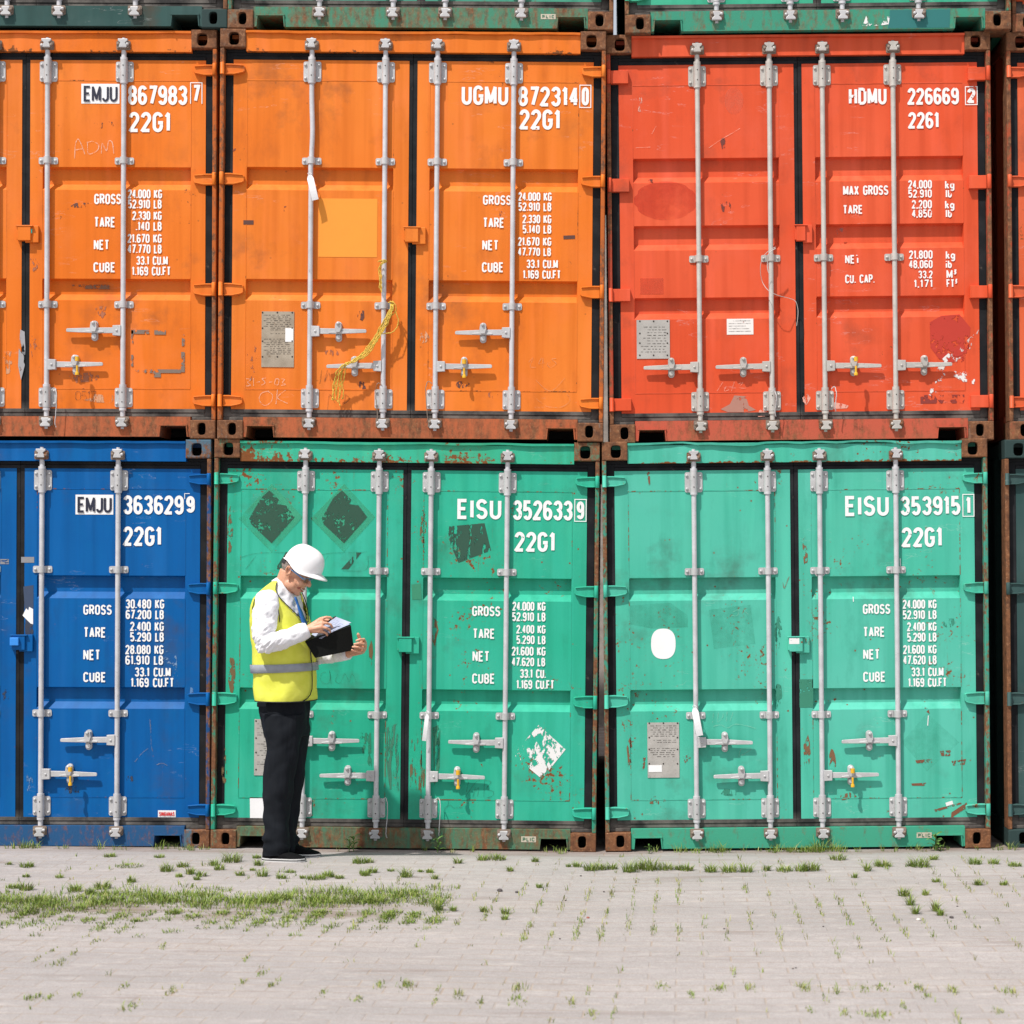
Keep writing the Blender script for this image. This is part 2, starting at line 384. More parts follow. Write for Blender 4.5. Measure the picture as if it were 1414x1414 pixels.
M['glue'] = faint('grey_glue_residue', (.17, .14, .13, 1), .95, 26, 3)

# ---------------------------------------------------------------- shared fittings (local: rod axis at x = 0, door face at y = YD)
YD = .046; YR = .020
CACHE = {}
def fit(key, fn):
    if key not in CACHE: CACHE[key] = fn()
    return CACHE[key]
def stadium(cx, cz, w, h, r, n=5):
    pts = []
    for sx, sz, a in ((1, 1, 0), (-1, 1, 90), (-1, -1, 180), (1, -1, 270)):
        for i in range(n + 1):
            b = R(a + 90 * i / n)
            pts.append((cx + sx * (w / 2 - r) + r * math.cos(b), cz + sz * (h / 2 - r) + r * math.sin(b)))
    return pts
def m_rod(mat, bend):
    def f():
        mb = MB(); pts = []
        for k in range(41):
            z = .10 + 2.40 * k / 40
            x = bend * (math.exp(-((z - 1.95) / .14) ** 2) - .6 * math.exp(-((z - 1.70) / .05) ** 2))
            pts.append((x, YR, z))
        mb.tube(pts, .0158, 14)
        for z in (.335, .185, 2.26, 2.41):
            mb.tube([(0, YR, z - .008), (0, YR, z + .008)], .0225, 14)
        mb.tube([(0, YR, .06), (0, YR, .16)], .0135, 12); mb.tube([(0, YR, 2.44), (0, YR, 2.54)], .0135, 12)
        return mb.mesh('locking_rod', M[mat])
    return fit(('rod', mat, bend), f)
def m_bracket(mat, h):
    def f():
        mb = MB(); mb.prism(stadium(0, 0, .112, h, .012), YD - .007, YD - .001)
        mb.loft([[(.0225 * math.cos(a), YR - .022 * math.sin(a), z) for a in [math.pi * i / 10 for i in range(11)]] + [(-.024, YD - .002, z), (.024, YD - .002, z)] for z in (-h * .54, h * .54)], True)
        for x in (-.043, .043):
            for z in (-h * .33, h * .33): mb.bolt(x, z, .0095, YD - .007, .009)
        for z in (-h * .25, h * .25): mb.bolt(.0, z, .004, YR - .0215, .003, 1)
        return mb.mesh('rod_bracket', [M[mat], M['plateedge']])
    return fit(('br', mat, h), f)
def m_guide(mat, flared=False):
    def f():
        mb = MB(); pts = stadium(0, 0, .122, .044, .010)
        mb.prism(pts, YD - .007, YD - .001)
        if flared: mb.prism([(-.05, .0), (.05, 0), (.022, -.036), (-.022, -.036)], YD - .0065, YD - .0015)
        mb.loft([[(.0225 * math.cos(a), YR - .0220 * math.sin(a), z) for a in [math.pi * i / 10 for i in range(11)]] + [(-.028, YD - .002, z), (.028, YD - .002, z)] for z in (-.021, .021)], True)
        for x in (-.045, .045): mb.bolt(x, 0, .0095, YD - .007, .010)
        return mb.mesh('rod_guide', M[mat])
    return fit(('gd', mat, flared), f)
def m_cam(mat, top):
    def f():
        k = 1 if top else -1
        P = [(-.031, .033), (.031, .033), (.031, .021), (.015, .007), (.025, -.010), (.025, -.022), (-.025, -.022), (-.025, -.010), (-.015, .007), (-.031, .021)]
        mb = MB(); mb.prism([(x, z * k) for x, z in P], -.016, .008)
        return mb.mesh('rod_cam', M[mat], bevel=.003)
    return fit(('cam', mat, top), f)
def m_keeper(mat, flip):
    def f():
        mb = MB(); mb.prism(stadium(0, 0, .088, .058, .008), .004, .012)
        for x in (-.029, .029):
            mb.prism(stadium(x, 0, .021, .040, .006), -.010, .005, 0)
            mb.bolt(x, .004 * flip, .0105, -.010, .009, 1 if x * flip > 0 else 0)
        return mb.mesh('cam_keeper', [M['keeper'], M[mat]])
    return fit(('kp', mat, flip), f)
def m_handle(mat, d, tilt):
    def f():
        mb = MB()
        bl = [(.010, -.034), (.062, -.031), (.062, .032), (.010, .034)]
        mb.prism([(x * d, z) for x, z in bl], .000, .034)
        a, b = .05, .355
        lv = [(a, -.016), (.16, -.017), (b, -.010 + tilt), (b + .004, tilt - .004), (b + .003, .008 + tilt), (b - .004, .012 + tilt), (.18, .018), (a, .020)]
        mb.prism([(x * d, z) for x, z in lv], .010, .021)
        mb.prism([(x * d, z) for x, z in [(.12, -.006), (.182, .004), (.25, -.006), (.25, -.013), (.182, -.016), (.12, -.013)]], .002, .0105)
        mb.bolt(.036 * d, 0, .0085, .000, .006)
        return mb.mesh('handle', M[mat], bevel=.0018, seg=1)
    return fit(('hd', mat, d, tilt), f)
def m_catch(mat, d):
    def f():
        mb = MB(); x = 0.182 * d
        mb.prism(stadium(x, 0, .040, .128, .0195, 6), .026, YD - .001)
        mb.prism([(x - .016, .052), (x + .016, .052), (x + .021, .020), (x + .012, -.008), (x - .012, -.008), (x - .021, .020)], -.008, .030)
        mb.prism(stadium(x, -.036, .030, .030, .013), .010, .027)
        for z in (.047, -.047): mb.bolt(x, z, .011, .026 if z < 0 else -.008, .011)
        return mb.mesh('handle_catch', [M[mat]], bevel=.0025, seg=1)
    return fit(('ct', mat, d), f)

STD = dict(rods=(.579, 1.045, 1.374, 1.856), brk=((2.332, .128), (.262, .122)), guides=(1.765, .852),
           handles=((.684, 1), (.467, -1), (.467, 1), (.684, -1)), rec=((1.728, 1.582), (1.018, .881)),
           seams=(2.278, .318), hinge=((2.374, 2.308), (1.682, 1.612), (.986, .908), (.277, .208)), pan=(.165, 1.095, 1.324, 2.267),
           lock=(1.165, 1.305, 1.243, 1.350), rod='rod', hard='hard', red=False)
RED = dict(STD, rods=(.575, 1.03, 1.365, 1.812), guides=(1.169,), handles=((.478, -1), (.478, -1), (.478, 1), (.478, 1)),
           rec=((1.813, 1.657), (1.384, 1.227), (.925, .788)), hinge=((2.367, 2.285), (1.68, 1.597), (.98, .902), (.284, .206)),
           lock=(1.186, 1.300, 1.264, 1.378), rod='rodcream', hard='hardcream', red=True)

def casting(mb, u0, u1, v0, v1, hx, hz, hw, hh, p=4.0):
    D = .178; cx, cz = hx, hz
    angs = [math.atan2(z - cz, x - cx) for x in (u0, u1) for z in (v0, v1)]
    angs = sorted(angs + [-math.pi + 2 * math.pi * i / 28 for i in range(28)])
    def rect(a, i=0.0):
        c, s_ = math.cos(a), math.sin(a)
        tx = ((u1 - i - cx) / c if c > 0 else (u0 + i - cx) / c) if abs(c) > 1e-6 else 1e9
        tz = ((v1 - i - cz) / s_ if s_ > 0 else (v0 + i - cz) / s_) if abs(s_) > 1e-6 else 1e9
        t = min(tx, tz); return (cx + c * t, cz + s_ * t)
    def hole(a):
        c, s_ = math.cos(a), math.sin(a)
        r = (abs(c / hw) ** p + abs(s_ / hh) ** p) ** (-1 / p); return (cx + c * r, cz + s_ * r)
    ring = lambda f, y: [(f(a)[0], y, f(a)[1]) for a in angs]
    e = .006
    mb.loft([ring(lambda a: rect(a, .02), .17), ring(lambda a: rect(a, .012), .032), ring(hole, .03), ring(hole, .003),
             ring(lambda a: (hole(a)[0] + (rect(a)[0] - hole(a)[0]) * .08, hole(a)[1] + (rect(a)[1] - hole(a)[1]) * .08), 0),
             ring(lambda a: rect(a, e), 0), ring(lambda a: rect(a, e * .3), e * .3), ring(rect, e), ring(rect, D)], True, 0, False)
    k = len(angs)
    for i in range(len(mb.f)):
        if i < 2 * k or len(mb.f[i]) > 4: mb.m[i] = 1  # cavity coloured near black, standing in for the shade inside the hole

def px_local(T, x, y):
    k = (1 + (.042 + T['y']) / DIST) / SCALE; X = (x - PX0) * k; Z = CAMH + (PY0 - y) * k
    dx, dz = X - T['o'][0], Z - T['o'][1]; c, s_ = math.cos(T['a']), math.sin(T['a'])
    return (dx * c - dz * s_, dx * s_ + dz * c)

def container(pos, roll, yoff, mats, label, design=STD, bend=0.0, wave=1):
    """pos = photo pixel of the middle of the door end"""
    a = R(roll); X = (pos[0] - PX0) / SCALE; Z = CAMH + (PY0 - pos[1]) / SCALE
    c, s_ = math.cos(a), math.sin(a); W, H = 2.438, 2.591
    o = (X - (W / 2 * c + H / 2 * s_), Z - (-W / 2 * s_ + H / 2 * c))
    T = dict(o=o, a=a, y=yoff)
    t = thing('shipping_container', label, 'shipping container', (o[0], yoff, o[1]), (0, a, 0), 'stacked shipping containers')
    rnd = random.Random(int(pos[0] * 7 + pos[1])); L = 6.058; D = design
    # shell
    for u in (0, 1):
        mb = MB(); n = 22; prof = []
        for i in range(n):
            y0 = .10 + (L - .2) * i / n; st = (L - .2) / n
            for q, dpt in ((0, .012), (.25, .012), (.5, .046), (.75, .046)): prof.append((y0 + st * q, dpt))
        pts = [(d if u == 0 else W - d, y) for y, d in prof]
        mb.add([(x, y, .16) for x, y in pts] + [(x, y, 2.50) for x, y in pts], [(i, i + 1, len(pts) + i + 1, len(pts) + i) for i in range(len(pts) - 1)])
        x0, x1 = (.004, .062) if u == 0 else (W - .062, W - .004)
        mb.box(x0, x1, .178, L - .1, 2.50, 2.575); mb.box(x0, x1, .178, L - .1, .02, .16)
        mb.build('side_wall', mats['shell'], t)
    mb = MB(); mb.box(.063, W - .063, .07, L, 2.545, 2.57); mb.build('roof', mats['shell'], t)
    mb = MB(); mb.box(.063, W - .063, .10, L - .04, .15, .18)
    for k in range(12): mb.box(.066, W - .066, .35 + k * .48, .39 + k * .48, .035, .149)
    mb.build('floor', M['dark'], t)
    mb = MB(); mb.box(.005, W - .005, L - .038, L, .02, 2.54); mb.build('rear_wall', mats['shell'], t)
    # posts, beams
    for u in (0, 1):
        mb = MB()
        f = (lambda x: x) if u == 0 else (lambda x: W - x)
        a0, a1 = sorted((f(0), f(.027))); mb.box(a0, a1, .004, .12, .118, 2.473)
        a0, a1 = sorted((f(.0275), f(.085))); mb.box(a0, a1, .066, .12, .14, 2.46)
        mb.build('corner_post', mats['post'], t, bevel=.006)
    mb = MB(); mb.box(.1625, W - .1625, .014, .07, 2.453, 2.566)
    rings = []
    for k in range(49):
        x = .163 + (W - .326) * k / 48; wz = (mnoise.noise((x * 3.1, pos[0], 1)) * .006 + mnoise.noise((x * 9, pos[1], 4)) * .004) * wave
        if k in (0, 48): wz = 0
        rings.append([(x, -.002 + wz * .5, 2.566 + wz), (x, -.004 + wz * .5, 2.580 + wz * .6), (x, .072, 2.583), (x, .072, 2.5661)])
    mb.loft(rings, True, 0, False)
    mb.build('header_beam', mats['head'], t, bevel=0)
    mb = MB(); b0, p0, p1, zt = .0125, .176, .362, .083
    pts = [(.1625, b0), (p0, b0), (p0 + .006, zt), (p1 - .006, zt), (p1, b0), (W - p1, b0), (W - p1 + .006, zt), (W - p0 - .006, zt), (W - p0, b0), (W - .1625, b0), (W - .1625, .139), (.1625, .139)]
    mb.prism(pts, .012, .07)
    for sx in (0, 1):
        f = (lambda x: x) if sx == 0 else (lambda x: W - x)
        for q in ([(p0, b0), (p0 + .006, zt), (p0 + .013, zt), (p0 + .006, b0)], [(p1, b0), (p1 - .006, zt), (p1 - .013, zt), (p1 - .006, b0)]):
            mb.prism([(f(x), z) for x, z in q], .004, .30)
        a0, a1 = sorted((f(p0 + .002), f(p1 - .002)))
        mb.box(a0, a1, .002, .30, zt - .001, zt + .007)
    mb.build('sill_beam', mats['sill'], t)
    for nm, u0, v0, hx, hz, hw, hh, p in (('b', 0, 0, .094, .062, .0255, .039, 3.2), ('b', W - .162, 0, W - .088, .062, .0255, .039, 3.2),
                                          ('t', 0, 2.473, .088, 2.528, .032, .040, 3.6), ('t', W - .162, 2.473, W - .092, 2.528, .032, .040, 3.6)):
        mb = MB(); casting(mb, u0, u0 + .162, v0, v0 + .118, hx, hz, hw, hh, p)
        mb.build('corner_casting', [mats['castt'] if nm == 't' else mats['castb'], M['dark']], t)
    # doors
    doors = []
    for k, (d0, d1, r0, r1) in enumerate(((.078, 1.192, D['pan'][0], D['pan'][1]), (1.243, 2.360, D['pan'][2], D['pan'][3]))):
        zs = [(.191, 0)]
        for top, bot in sorted(D['rec'], key=lambda q: q[0]):
            h = top - bot; dp = .038
            zs += [(bot, 0), (bot + .042, dp), (top - .009, dp), (top, 0)]
        zs.append((2.407, 0))
        us = [(d0, 0), (r0, 0), (r0 + .004, 1), (r1 - .004, 1), (r1, 0), (d1, 0)]
        mb = MB(); n = len(us)
        mb.add([(u, YD + dz * mu, z) for z, dz in zs for u, mu in us],
               [(i * n + j, i * n + j + 1, (i + 1) * n + j + 1, (i + 1) * n + j) for i in range(len(zs) - 1) for j in range(n - 1)])
        for x in (d0, d1): mb.add([(x, YD, .191), (x, YD, 2.407), (x, .075, 2.407), (x, .075, .191)], [(0, 1, 2, 3)])
        for z in (.191, 2.407): mb.add([(d0, YD, z), (d1, YD, z), (d1, .075, z), (d0, .075, z)], [(0, 1, 2, 3)])
        dr = mb.build('door', mats['door'], t, recalc=False); doors.append(dr)
        mb = MB()
        for z in D['seams']: mb.box(r0, r1, YD - .0018, YD + .001, z - .0028, z + .0028)
        zz = [D['seams'][1]] + [q for p_ in sorted(D['rec'], key=lambda q: q[0]) for q in (p_[1], p_[0])] + [D['seams'][0]]
        for x in (r0, r1):
            for i in range(0, len(zz) - 1, 2): mb.box(x - .0022, x + .0022, YD - .0015, YD + .001, zz[i] + .003, zz[i + 1] - .003)
        mb.build('weld_seam', mats['seam'], dr)
        mb = MB(); e = .0035
        a0, a1 = (.0285, d0 + .002) if k == 0 else (d1 - .002, W - .0285)
        mb.box(a0, a1, .050, .066, .141, 2.4525)
        a0, a1 = (.0285, .16) if k == 0 else (W - .16, W - .0285)
        mb.box(a0, a1, .047, .066, .119, .1405); mb.box(a0, a1, .047, .066, 2.453, 2.472)
        for z0, z1 in ((.141, .166), (.167, .1905), (2.4075, 2.430), (2.431, 2.4525)):
            lo = abs(z0 - .141) < .001 or z0 > 2.43
            mb.box(d0 + .0 if k == 0 else 1.218, 1.2165 if k == 0 else d1, .048 if lo else .043, .066, z0, z1)
        c0, c1 = (d1 - .002, 1.2165) if k == 0 else (1.218, d0 + .002)
        mb.box(c0, c1, .049 if k == 0 else .045, .066, .166, 2.43)
        mb.build('door_gasket', M['gasket'], dr, bevel=.003)
    # hinges
    for z1, z0 in D['hinge']:
        for u in (0, 1):
            f = (lambda x: x) if u == 0 else (lambda x: W - x); mb = MB()
            if D['red']:
                mb.prism([(f(x), z) for x, z in ((.028, z0), (.140, z0), (.140, z1), (.028, z1))], .014, .056)
            else:
                body = [(.028, z0), (.085, z0), (.142, z0 + .012), (.152, z0 + .022), (.152, z1 - .014), (.143, z1 - .007), (.07, z1), (.028, z1)]
                mb.prism([(f(x), z) for x, z in body], .026, .056)
                mb.prism([(f(x), z) for x, z in ((.028, z1), (.07, z1), (.143, z1 - .007), (.146, z1 - .014), (.07, z1 - .009), (.028, z1 - .009))], .017, .0265)
                mb.prism([(f(x), z) for x, z in ((.028, z0), (.085, z0), (.142, z0 + .012), (.146, z0 + .02), (.085, z0 + .008), (.028, z0 + .008))], .017, .0265)
            mb.tube([(f(.0145), .004, z0 - .004), (f(.0145), .004, z1 + .004)], .0135, 12)
            mb.build('hinge', mats['hinge'], t, bevel=.002, seg=1)
    # locking gear
    hm = D['hard']
    for i, u in enumerate(D['rods']):
        u += (o[0] + u * c) * (yoff + YR) / DIST
        r = put('locking_rod', m_rod(D['rod'], bend if i == 0 else 0.0), t, (u, 0, 0))
        for z, h in D['brk']: put('rod_bracket', m_bracket(hm, h), r, (0, 0, z))
        for q, z in enumerate(D['guides']): put('rod_guide', m_guide(hm, wave == 3 and i == 2 and q == 0), r, (0, 0, z))
        put('rod_cam', m_cam(hm, True), r, (0, 0, 2.495)); put('rod_cam', m_cam(hm, False), r, (0, 0, .107))
        fl = 1 if i % 2 else -1
        put('cam_keeper', m_keeper(hm, fl), r, (0, 0, 2.490)); put('cam_keeper', m_keeper(hm, -fl), r, (0, 0, .110))
        z, d = D['handles'][i]; tl = round(rnd.uniform(-.006, .004), 3)
        put('handle', m_handle(hm, d, tl), r, (0, 0, z)); put('handle_catch', m_catch(hm, d), r, (0, 0, z))
    # lock box over the door joint
    l0, l1, z0, z1 = D['lock']; mb = MB()
    mb.box(l0 + .012, l1 - .045, .008, .044, z0 + .010, z1 - .006); mb.box(l0 + .055, l1, .024, .0445, z0, z1)
    mb.box(l0 + .002, l0 + .016, .016, .0442, z0 + .018, z1 - .012); mb.box(l0, l1 - .03, .004, .030, z1 - .008, z1)
    mb.build('lock_box', mats['door'], t, bevel=.003)
    T.update(t=t, doors=doors, label=label); return T

def cmats(name, col, seed, fade=None, rust=.25, post=.55, castcol=None, cast=.72, castt=None, headz=None, sill=None, sillrust=.55, grime=.45, head=None, sillmat=None, **k):
    d = {}
    d['door'] = paint(name + '_door_paint', col, fade, rust, grime, seed, **k)
    d['hinge'] = paint(name + '_hinge_paint', col, fade, rust + .12, grime + .1, seed + .3)
    d['seam'] = paint(name + '_seam_paint', tuple(c * .9 for c in col[:3]) + (1,), fade, min(1.4, rust + .42), .4, seed + .6)
    d['head'] = paint(name + '_header_paint', head or col, fade, rust + .1, .5, seed + .9, zrust=headz)
    d['sill'] = sillmat or paint(name + '_sill_paint', sill or col, fade, sillrust, .9, seed + 1.2, streak=.8, grimecol=(.085, .05, .032, 1))
    d['post'] = rusty(name + '_post_rust', col, 1 - post, seed)
    d['castb'] = rusty(name + '_casting_rust', castcol or col, cast, seed + .4)
    d['castt'] = castt or d['castb']
    d['shell'] = plain(name + '_shell_paint', tuple(c * .5 for c in col[:3]) + (1,), .7)
    return d
# ---------------------------------------------------------------- ground
def zg(x, y):
    """paving height: a shallow gutter runs along the foot of the stack"""
    ax = min(abs(x), 7.0); s = min(1, max(0, (-.08 - y) / .62)); s = s * s * (3 - 2 * s)
    return -.014 + .0095 * ax + .058 * s
mb = MB()
xs = [-400, -60, -12] + [-7 + .5 * i for i in range(29)] + [12, 60, 400]
ys = [-400, -60, -14, -8, -4, -2, -1.2] + [-.70 + .062 * i for i in range(11)] + [0, 1, 3, 6.5, 9, 14, 30, 80, 400]
n = len(xs)
mb.add([(x, y, zg(x, y)) for y in ys for x in xs], [(i * n + j, i * n + j + 1, (i + 1) * n + j + 1, (i + 1) * n + j) for i in range(len(ys) - 1) for j in range(n - 1)])
s = NT('concrete_pavers')
co = s.mapping((1, 1, 1), (.031, 0, 0), (0, 0, R(87.3)))
sx = s.sep(); 
br = s.n('ShaderNodeTexBrick'); s.l(s.mapping((1, 1, 1), (0, .03, 0), (0, 0, R(2.6))), br.inputs['Vector'])
br.inputs['Scale'].default_value = 1; br.inputs['Brick Width'].default_value = .238; br.inputs['Row Height'].default_value = .112
br.inputs['Mortar Size'].default_value = .0065; br.inputs['Mortar Smooth'].default_value = .7; br.inputs['Bias'].default_value = 0
br.inputs['Color1'].default_value = (.34, .34, .34, 1); br.inputs['Color2'].default_value = (.66, .66, .66, 1); br.inputs['Mortar'].default_value = (.5, .5, .5, 1)
tone = s.rng(br.outputs['Color'], .34, .66)
base = s.mix(tone, (.40, .372, .370, 1), (.455, .425, .424, 1))
base = s.mix(s.rng(s.noise(1, 4, .6, s.mapping((.35, 1.5, 1))), .38, .66, 0, .8), base, (.335, .318, .318, 1))
base = s.mix(s.rng(s.noise(1, 5, .6, s.mapping((.5, 2.6, 1), (4, 2, 0))), .52, .72, 0, .75), base, (.455, .412, .392, 1))
base = s.mix(s.rng(s.noise(1, 6, .62, s.mapping((.9, 5.5, 1), (1, 7, 0))), .585, .70, 0, .8), base, (.235, .185, .165, 1))
gr = s.noise(140, 4, .7)
base = s.mix(s.rng(gr, .35, .7, 0, .7), base, (.20, .18, .17, 1))
base = s.mix(s.rng(s.noise(24, 5, .65), .45, .7, 0, .4), base, (.27, .24, .23, 1))
base = s.mix(s.rng(s.noise(11, 4, .65, s.mapping((.6, 1.6, 1), (2, 2, 0))), .55, .72, 0, .45), base, (.50, .46, .44, 1))
base = s.mix(s.rng(s.noise(60, 3, .6, s.mapping(loc=(3, 1, 0))), .66, .74, 0, .5), base, (.56, .52, .49, 1))
base = s.mix(s.rng(s.vor(9, s.mapping(loc=(1, 5, 0))), .03, .05, .55, 0), base, (.12, .09, .08, 1))
mort = s.mix(s.noise(3.5, 4, .6), (.20, .16, .135, 1), (.46, .36, .27, 1))
base = s.mix(s.math('MULTIPLY', br.outputs['Fac'], s.rng(s.noise(2.6, 5, .65), .38, .68, .10, .9)), base, mort)
# bare soil under the long strip of grass
soil = s.math('MULTIPLY', s.rng(s.math('ABSOLUTE', s.math('ADD', sx[1], 2.36)), .12, .34, 1, 0), s.rng(sx[0], -1.3, -.9, 1, 0))
base = s.mix(s.math('MULTIPLY', soil, s.rng(s.noise(1, 5, .6, s.mapping((2.2, 9, 1), (3, 3, 0))), .42, .58, 0, .8)), base, (.20, .155, .125, 1))
# damp rusty dirt washed along the container feet
foot = s.math('MULTIPLY', s.rng(sx[1], -.30, -.03), s.rng(s.noise(1, 5, .6, s.mapping((1.1, 5, 1), (9, 0, 0))), .34, .60))
base = s.mix(s.math('MULTIPLY', foot, .75), base, (.17, .115, .09, 1))
h = s.math('SUBTRACT', s.math('ADD', s.math('MULTIPLY', gr, .25), s.math('MULTIPLY', tone, .4)), s.math('MULTIPLY', br.outputs['Fac'], 1.0))
M['pavers'] = s.bsdf(base, .85, normal=s.bump(h, .5, .005), spec=.3)
tag(mb.build('ground', M['pavers']), kind='structure')

# wall seen through the slit between the stacks
mb = MB(); mb.box(-30, 30, 9.5, 9.8, -.1, 6.2)
wl = thing('concrete_wall', 'rough grey concrete wall seen through the narrow slit between the two stacks', 'wall', (0, 9.5, 0))
pnl = mb.build('wall_panel', plain('rough_concrete', (.40, .36, .33, 1), .9, .3, 7, .5, 40), wl, (0, -9.5, 0))
mb = MB(); mb.box(-30, 30, 9.45, 9.85, 6.2, 6.32); mb.build('coping', plain('concrete_coping', (.42, .40, .38, 1), .9, .2), wl, (0, -9.5, 0))

# ---------------------------------------------------------------- the stack
ORANGE, ORF = (.70, .158, .014, 1), (.74, .205, .03, 1)
REDC, REDF = (.64, .078, .026, 1), (.70, .110, .045, 1)
G2, G2F = (.020, .375, .235, 1), (.040, .43, .305, 1)
G3, G3F = (.050, .42, .295, 1), (.095, .47, .365, 1)
BLUE, BLF = (.0002, .086, .300, 1), (.0004, .105, .350, 1)
DG = (.022, .062, .060, 1); MIDG = (.04, .26, .17, 1)
rc_ = rusty('dark_red_casting_rust', (.12, .05, .035, 1), .85, 21)
VS = (2.2, 1, .22)
mo1 = cmats('left_orange', ORANGE, 1, ORF, .20, .6, headz=(2.45, 2.52), sillmat=rusty('left_orange_sill', (.46, .11, .035, 1), .02, 31, VS, .9, .22), castcol=(.35, .13, .05, 1))
mo2 = cmats('centre_orange', ORANGE, 2.2, ORF, .21, .6, headz=(2.44, 2.48), sillmat=rusty('centre_orange_sill', (.46, .11, .035, 1), .08, 32, VS, .9, .22), castcol=(.33, .25, .2, 1), cast=.82)
mre = cmats('red', REDC, 3.4, REDF, .10, .5, castt=rc_, sillmat=rusty('red_sill', (.52, .090, .045, 1), -.22, 33, VS, .9, .22), castcol=(.35, .22, .16, 1), cast=.8)
mg2 = cmats('centre_green', G2, 4.3, G2F, .54, .5, headz=(2.40, 2.54), head=(.04, .40, .23, 1), sillmat=rusty('centre_green_sill', (.06, .20, .115, 1), .16, 34, VS, .9, .22), castcol=(.14, .26, .15, 1), cast=.85, scratch=.25)
mg3 = cmats('right_green', G3, 5.7, G3F, .52, .5, headz=(2.45, 2.47), sillmat=rusty('right_green_sill', (.04, .33, .21, 1), -.42, 35, VS, .95, .2), castcol=(.12, .26, .15, 1), cast=.95)
mbl = cmats('blue', BLUE, 6.1, BLF, .10, .5, sillmat=rusty('blue_sill', (.006, .080, .22, 1), -.38, 36, VS, .9, .22), castcol=(.10, .20, .28, 1), cast=.55)
mdg = cmats('dark_green', DG, 7.2, None, .05, .0, castcol=DG, cast=-1.2, sill=(.028, .075, .070, 1), sillrust=.05)
mtm = cmats('upper_green', MIDG, 8.8, None, .35, .4, sillmat=rusty('upper_green_sill', (.05, .24, .15, 1), .02, 37, VS, .9, .22), castcol=(.25, .22, .15, 1), cast=.85)
mtr = cmats('upper_right_green', (.03, .33, .20, 1), 9.3, None, .35, .4, sillmat=rusty('upper_right_green_sill', (.035, .28, .18, 1), -.25, 38, VS, .9, .22), castcol=(.16, .24, .17, 1), cast=.75)
mfr = cmats('far_orange', (.56, .09, .025, 1), 10.2, None, .4, .25, castcol=(.42, .12, .05, 1), cast=.8)

HW = 266.2
C = {}
C['o1'] = container((297.4 - HW, 321.5), .2, .02, mo1, 'orange container at the left edge of the middle row, coded EMJU 867983', wave=.6)
C['o2'] = container((568.7, 325.0), .45, -.015, mo2, 'orange container coded UGMU 872314, yellow rope tied to its door rods', bend=.007)
C['re'] = container((1105.5, 326.0), -.55, .035, mre, 'red orange container coded HDMU 226669 with cream rods and square hinges', RED, wave=.4)
C['bl'] = container((289.4 - HW, 888.5), .25, .02, mbl, 'blue container on the ground at the left edge, coded EMJU 363629', wave=.6)
C['g2'] = container((559.4, 891.4), .57, .0, mg2, 'rust stained green container coded EISU 352633 behind the standing man', wave=1)
C['g3'] = container((1099.8, 890.6), -.53, .0, mg3, 'pale green container coded EISU 353915 with a white oval sticker', wave=3)
C['tl'] = container((315 - HW, 38 - 283), .2, -.01, mdg, 'dark green container at the top left, only its lower edge in view')
C['tm'] = container((582.5, 41 - 283), .33, -.015, mtm, 'green container at the top between the dark green one and the slit of sky')
C['tr'] = container((1126.5, 44.5 - 283), -.6, -.02, mtr, 'green container on top of the red orange one, white flecks on its lower edge')
C['fm'] = container((1394.5 + HW, 321.5), -.5, .05, mfr, 'rusty orange container cut off at the right edge in the middle row')
C['fb'] = container((1391.5 + HW, 887.0), -.55, .03, mdg, 'dark green container on the ground cut off at the right edge')
C['ft'] = container((1397.5 + HW, 39.5 - 283), -.5, .04, mfr, 'rusty orange container at the top right corner, only a corner in view')

# ---------------------------------------------------------------- writing and marks on the doors
YL = YD - .0035
def rectpx(T, x0, x1, y0, y1):
    u0, v1 = px_local(T, x0, y0); u1, v0 = px_local(T, x1, y1)
    uc, vc = (u0 + u1) / 2, (v0 + v1) / 2; w_, h_ = (x1 - x0) / SCALE / 2, (y1 - y0) / SCALE / 2
    return uc - w_, uc + w_, vc - h_, vc + h_
def texts(key, name, door, rows, mat, t=None):
    T = C[key]
    for txt, x0, x1, y0, y1 in rows:
        mb = MB(); u0, u1, v0, v1 = rectpx(T, x0 + .9, x1 + .9, y0, y1)
        lettering(mb, txt, u0, u1, v0, v1, t or (v1 - v0) * .168, YL)
        mb.build(name, mat, T['doors'][door], recalc=False)
def frame(mb, T, x0, x1, y0, y1, t=.0055, sides='lrtb'):
    u0, u1, v0, v1 = rectpx(T, x0, x1, y0, y1); y = YL - .0002
    for k, q in (('b', (u0, u1, v0, v0 + t)), ('t', (u0, u1, v1 - t, v1)), ('l', (u0, u0 + t, v0 + t, v1 - t)), ('r', (u1 - t, u1, v0 + t, v1 - t))):
        if k in sides: mb.add([(q[0], y, q[2]), (q[1], y, q[2]), (q[1], y, q[3]), (q[0], y, q[3])], [(0, 1, 2, 3)])
def check_digit(key, d, x0, x1, y0, y1, mat, sides='lrtb', pad=(3.2, 3.4)):
    T = C[key]; mb = MB(); frame(mb, T, x0, x1, y0, y1, sides=sides)
    u0, u1, v0, v1 = rectpx(T, x0 + pad[0], x1 - pad[0], y0 + pad[1], y1 - pad[1])
    if d == '1': u0 += .008; u1 -= .008
    lettering(mb, d, u0, u1, v0, v1, .0195, YL)
    mb.build('check_digit', mat, T['doors'][1], recalc=False)
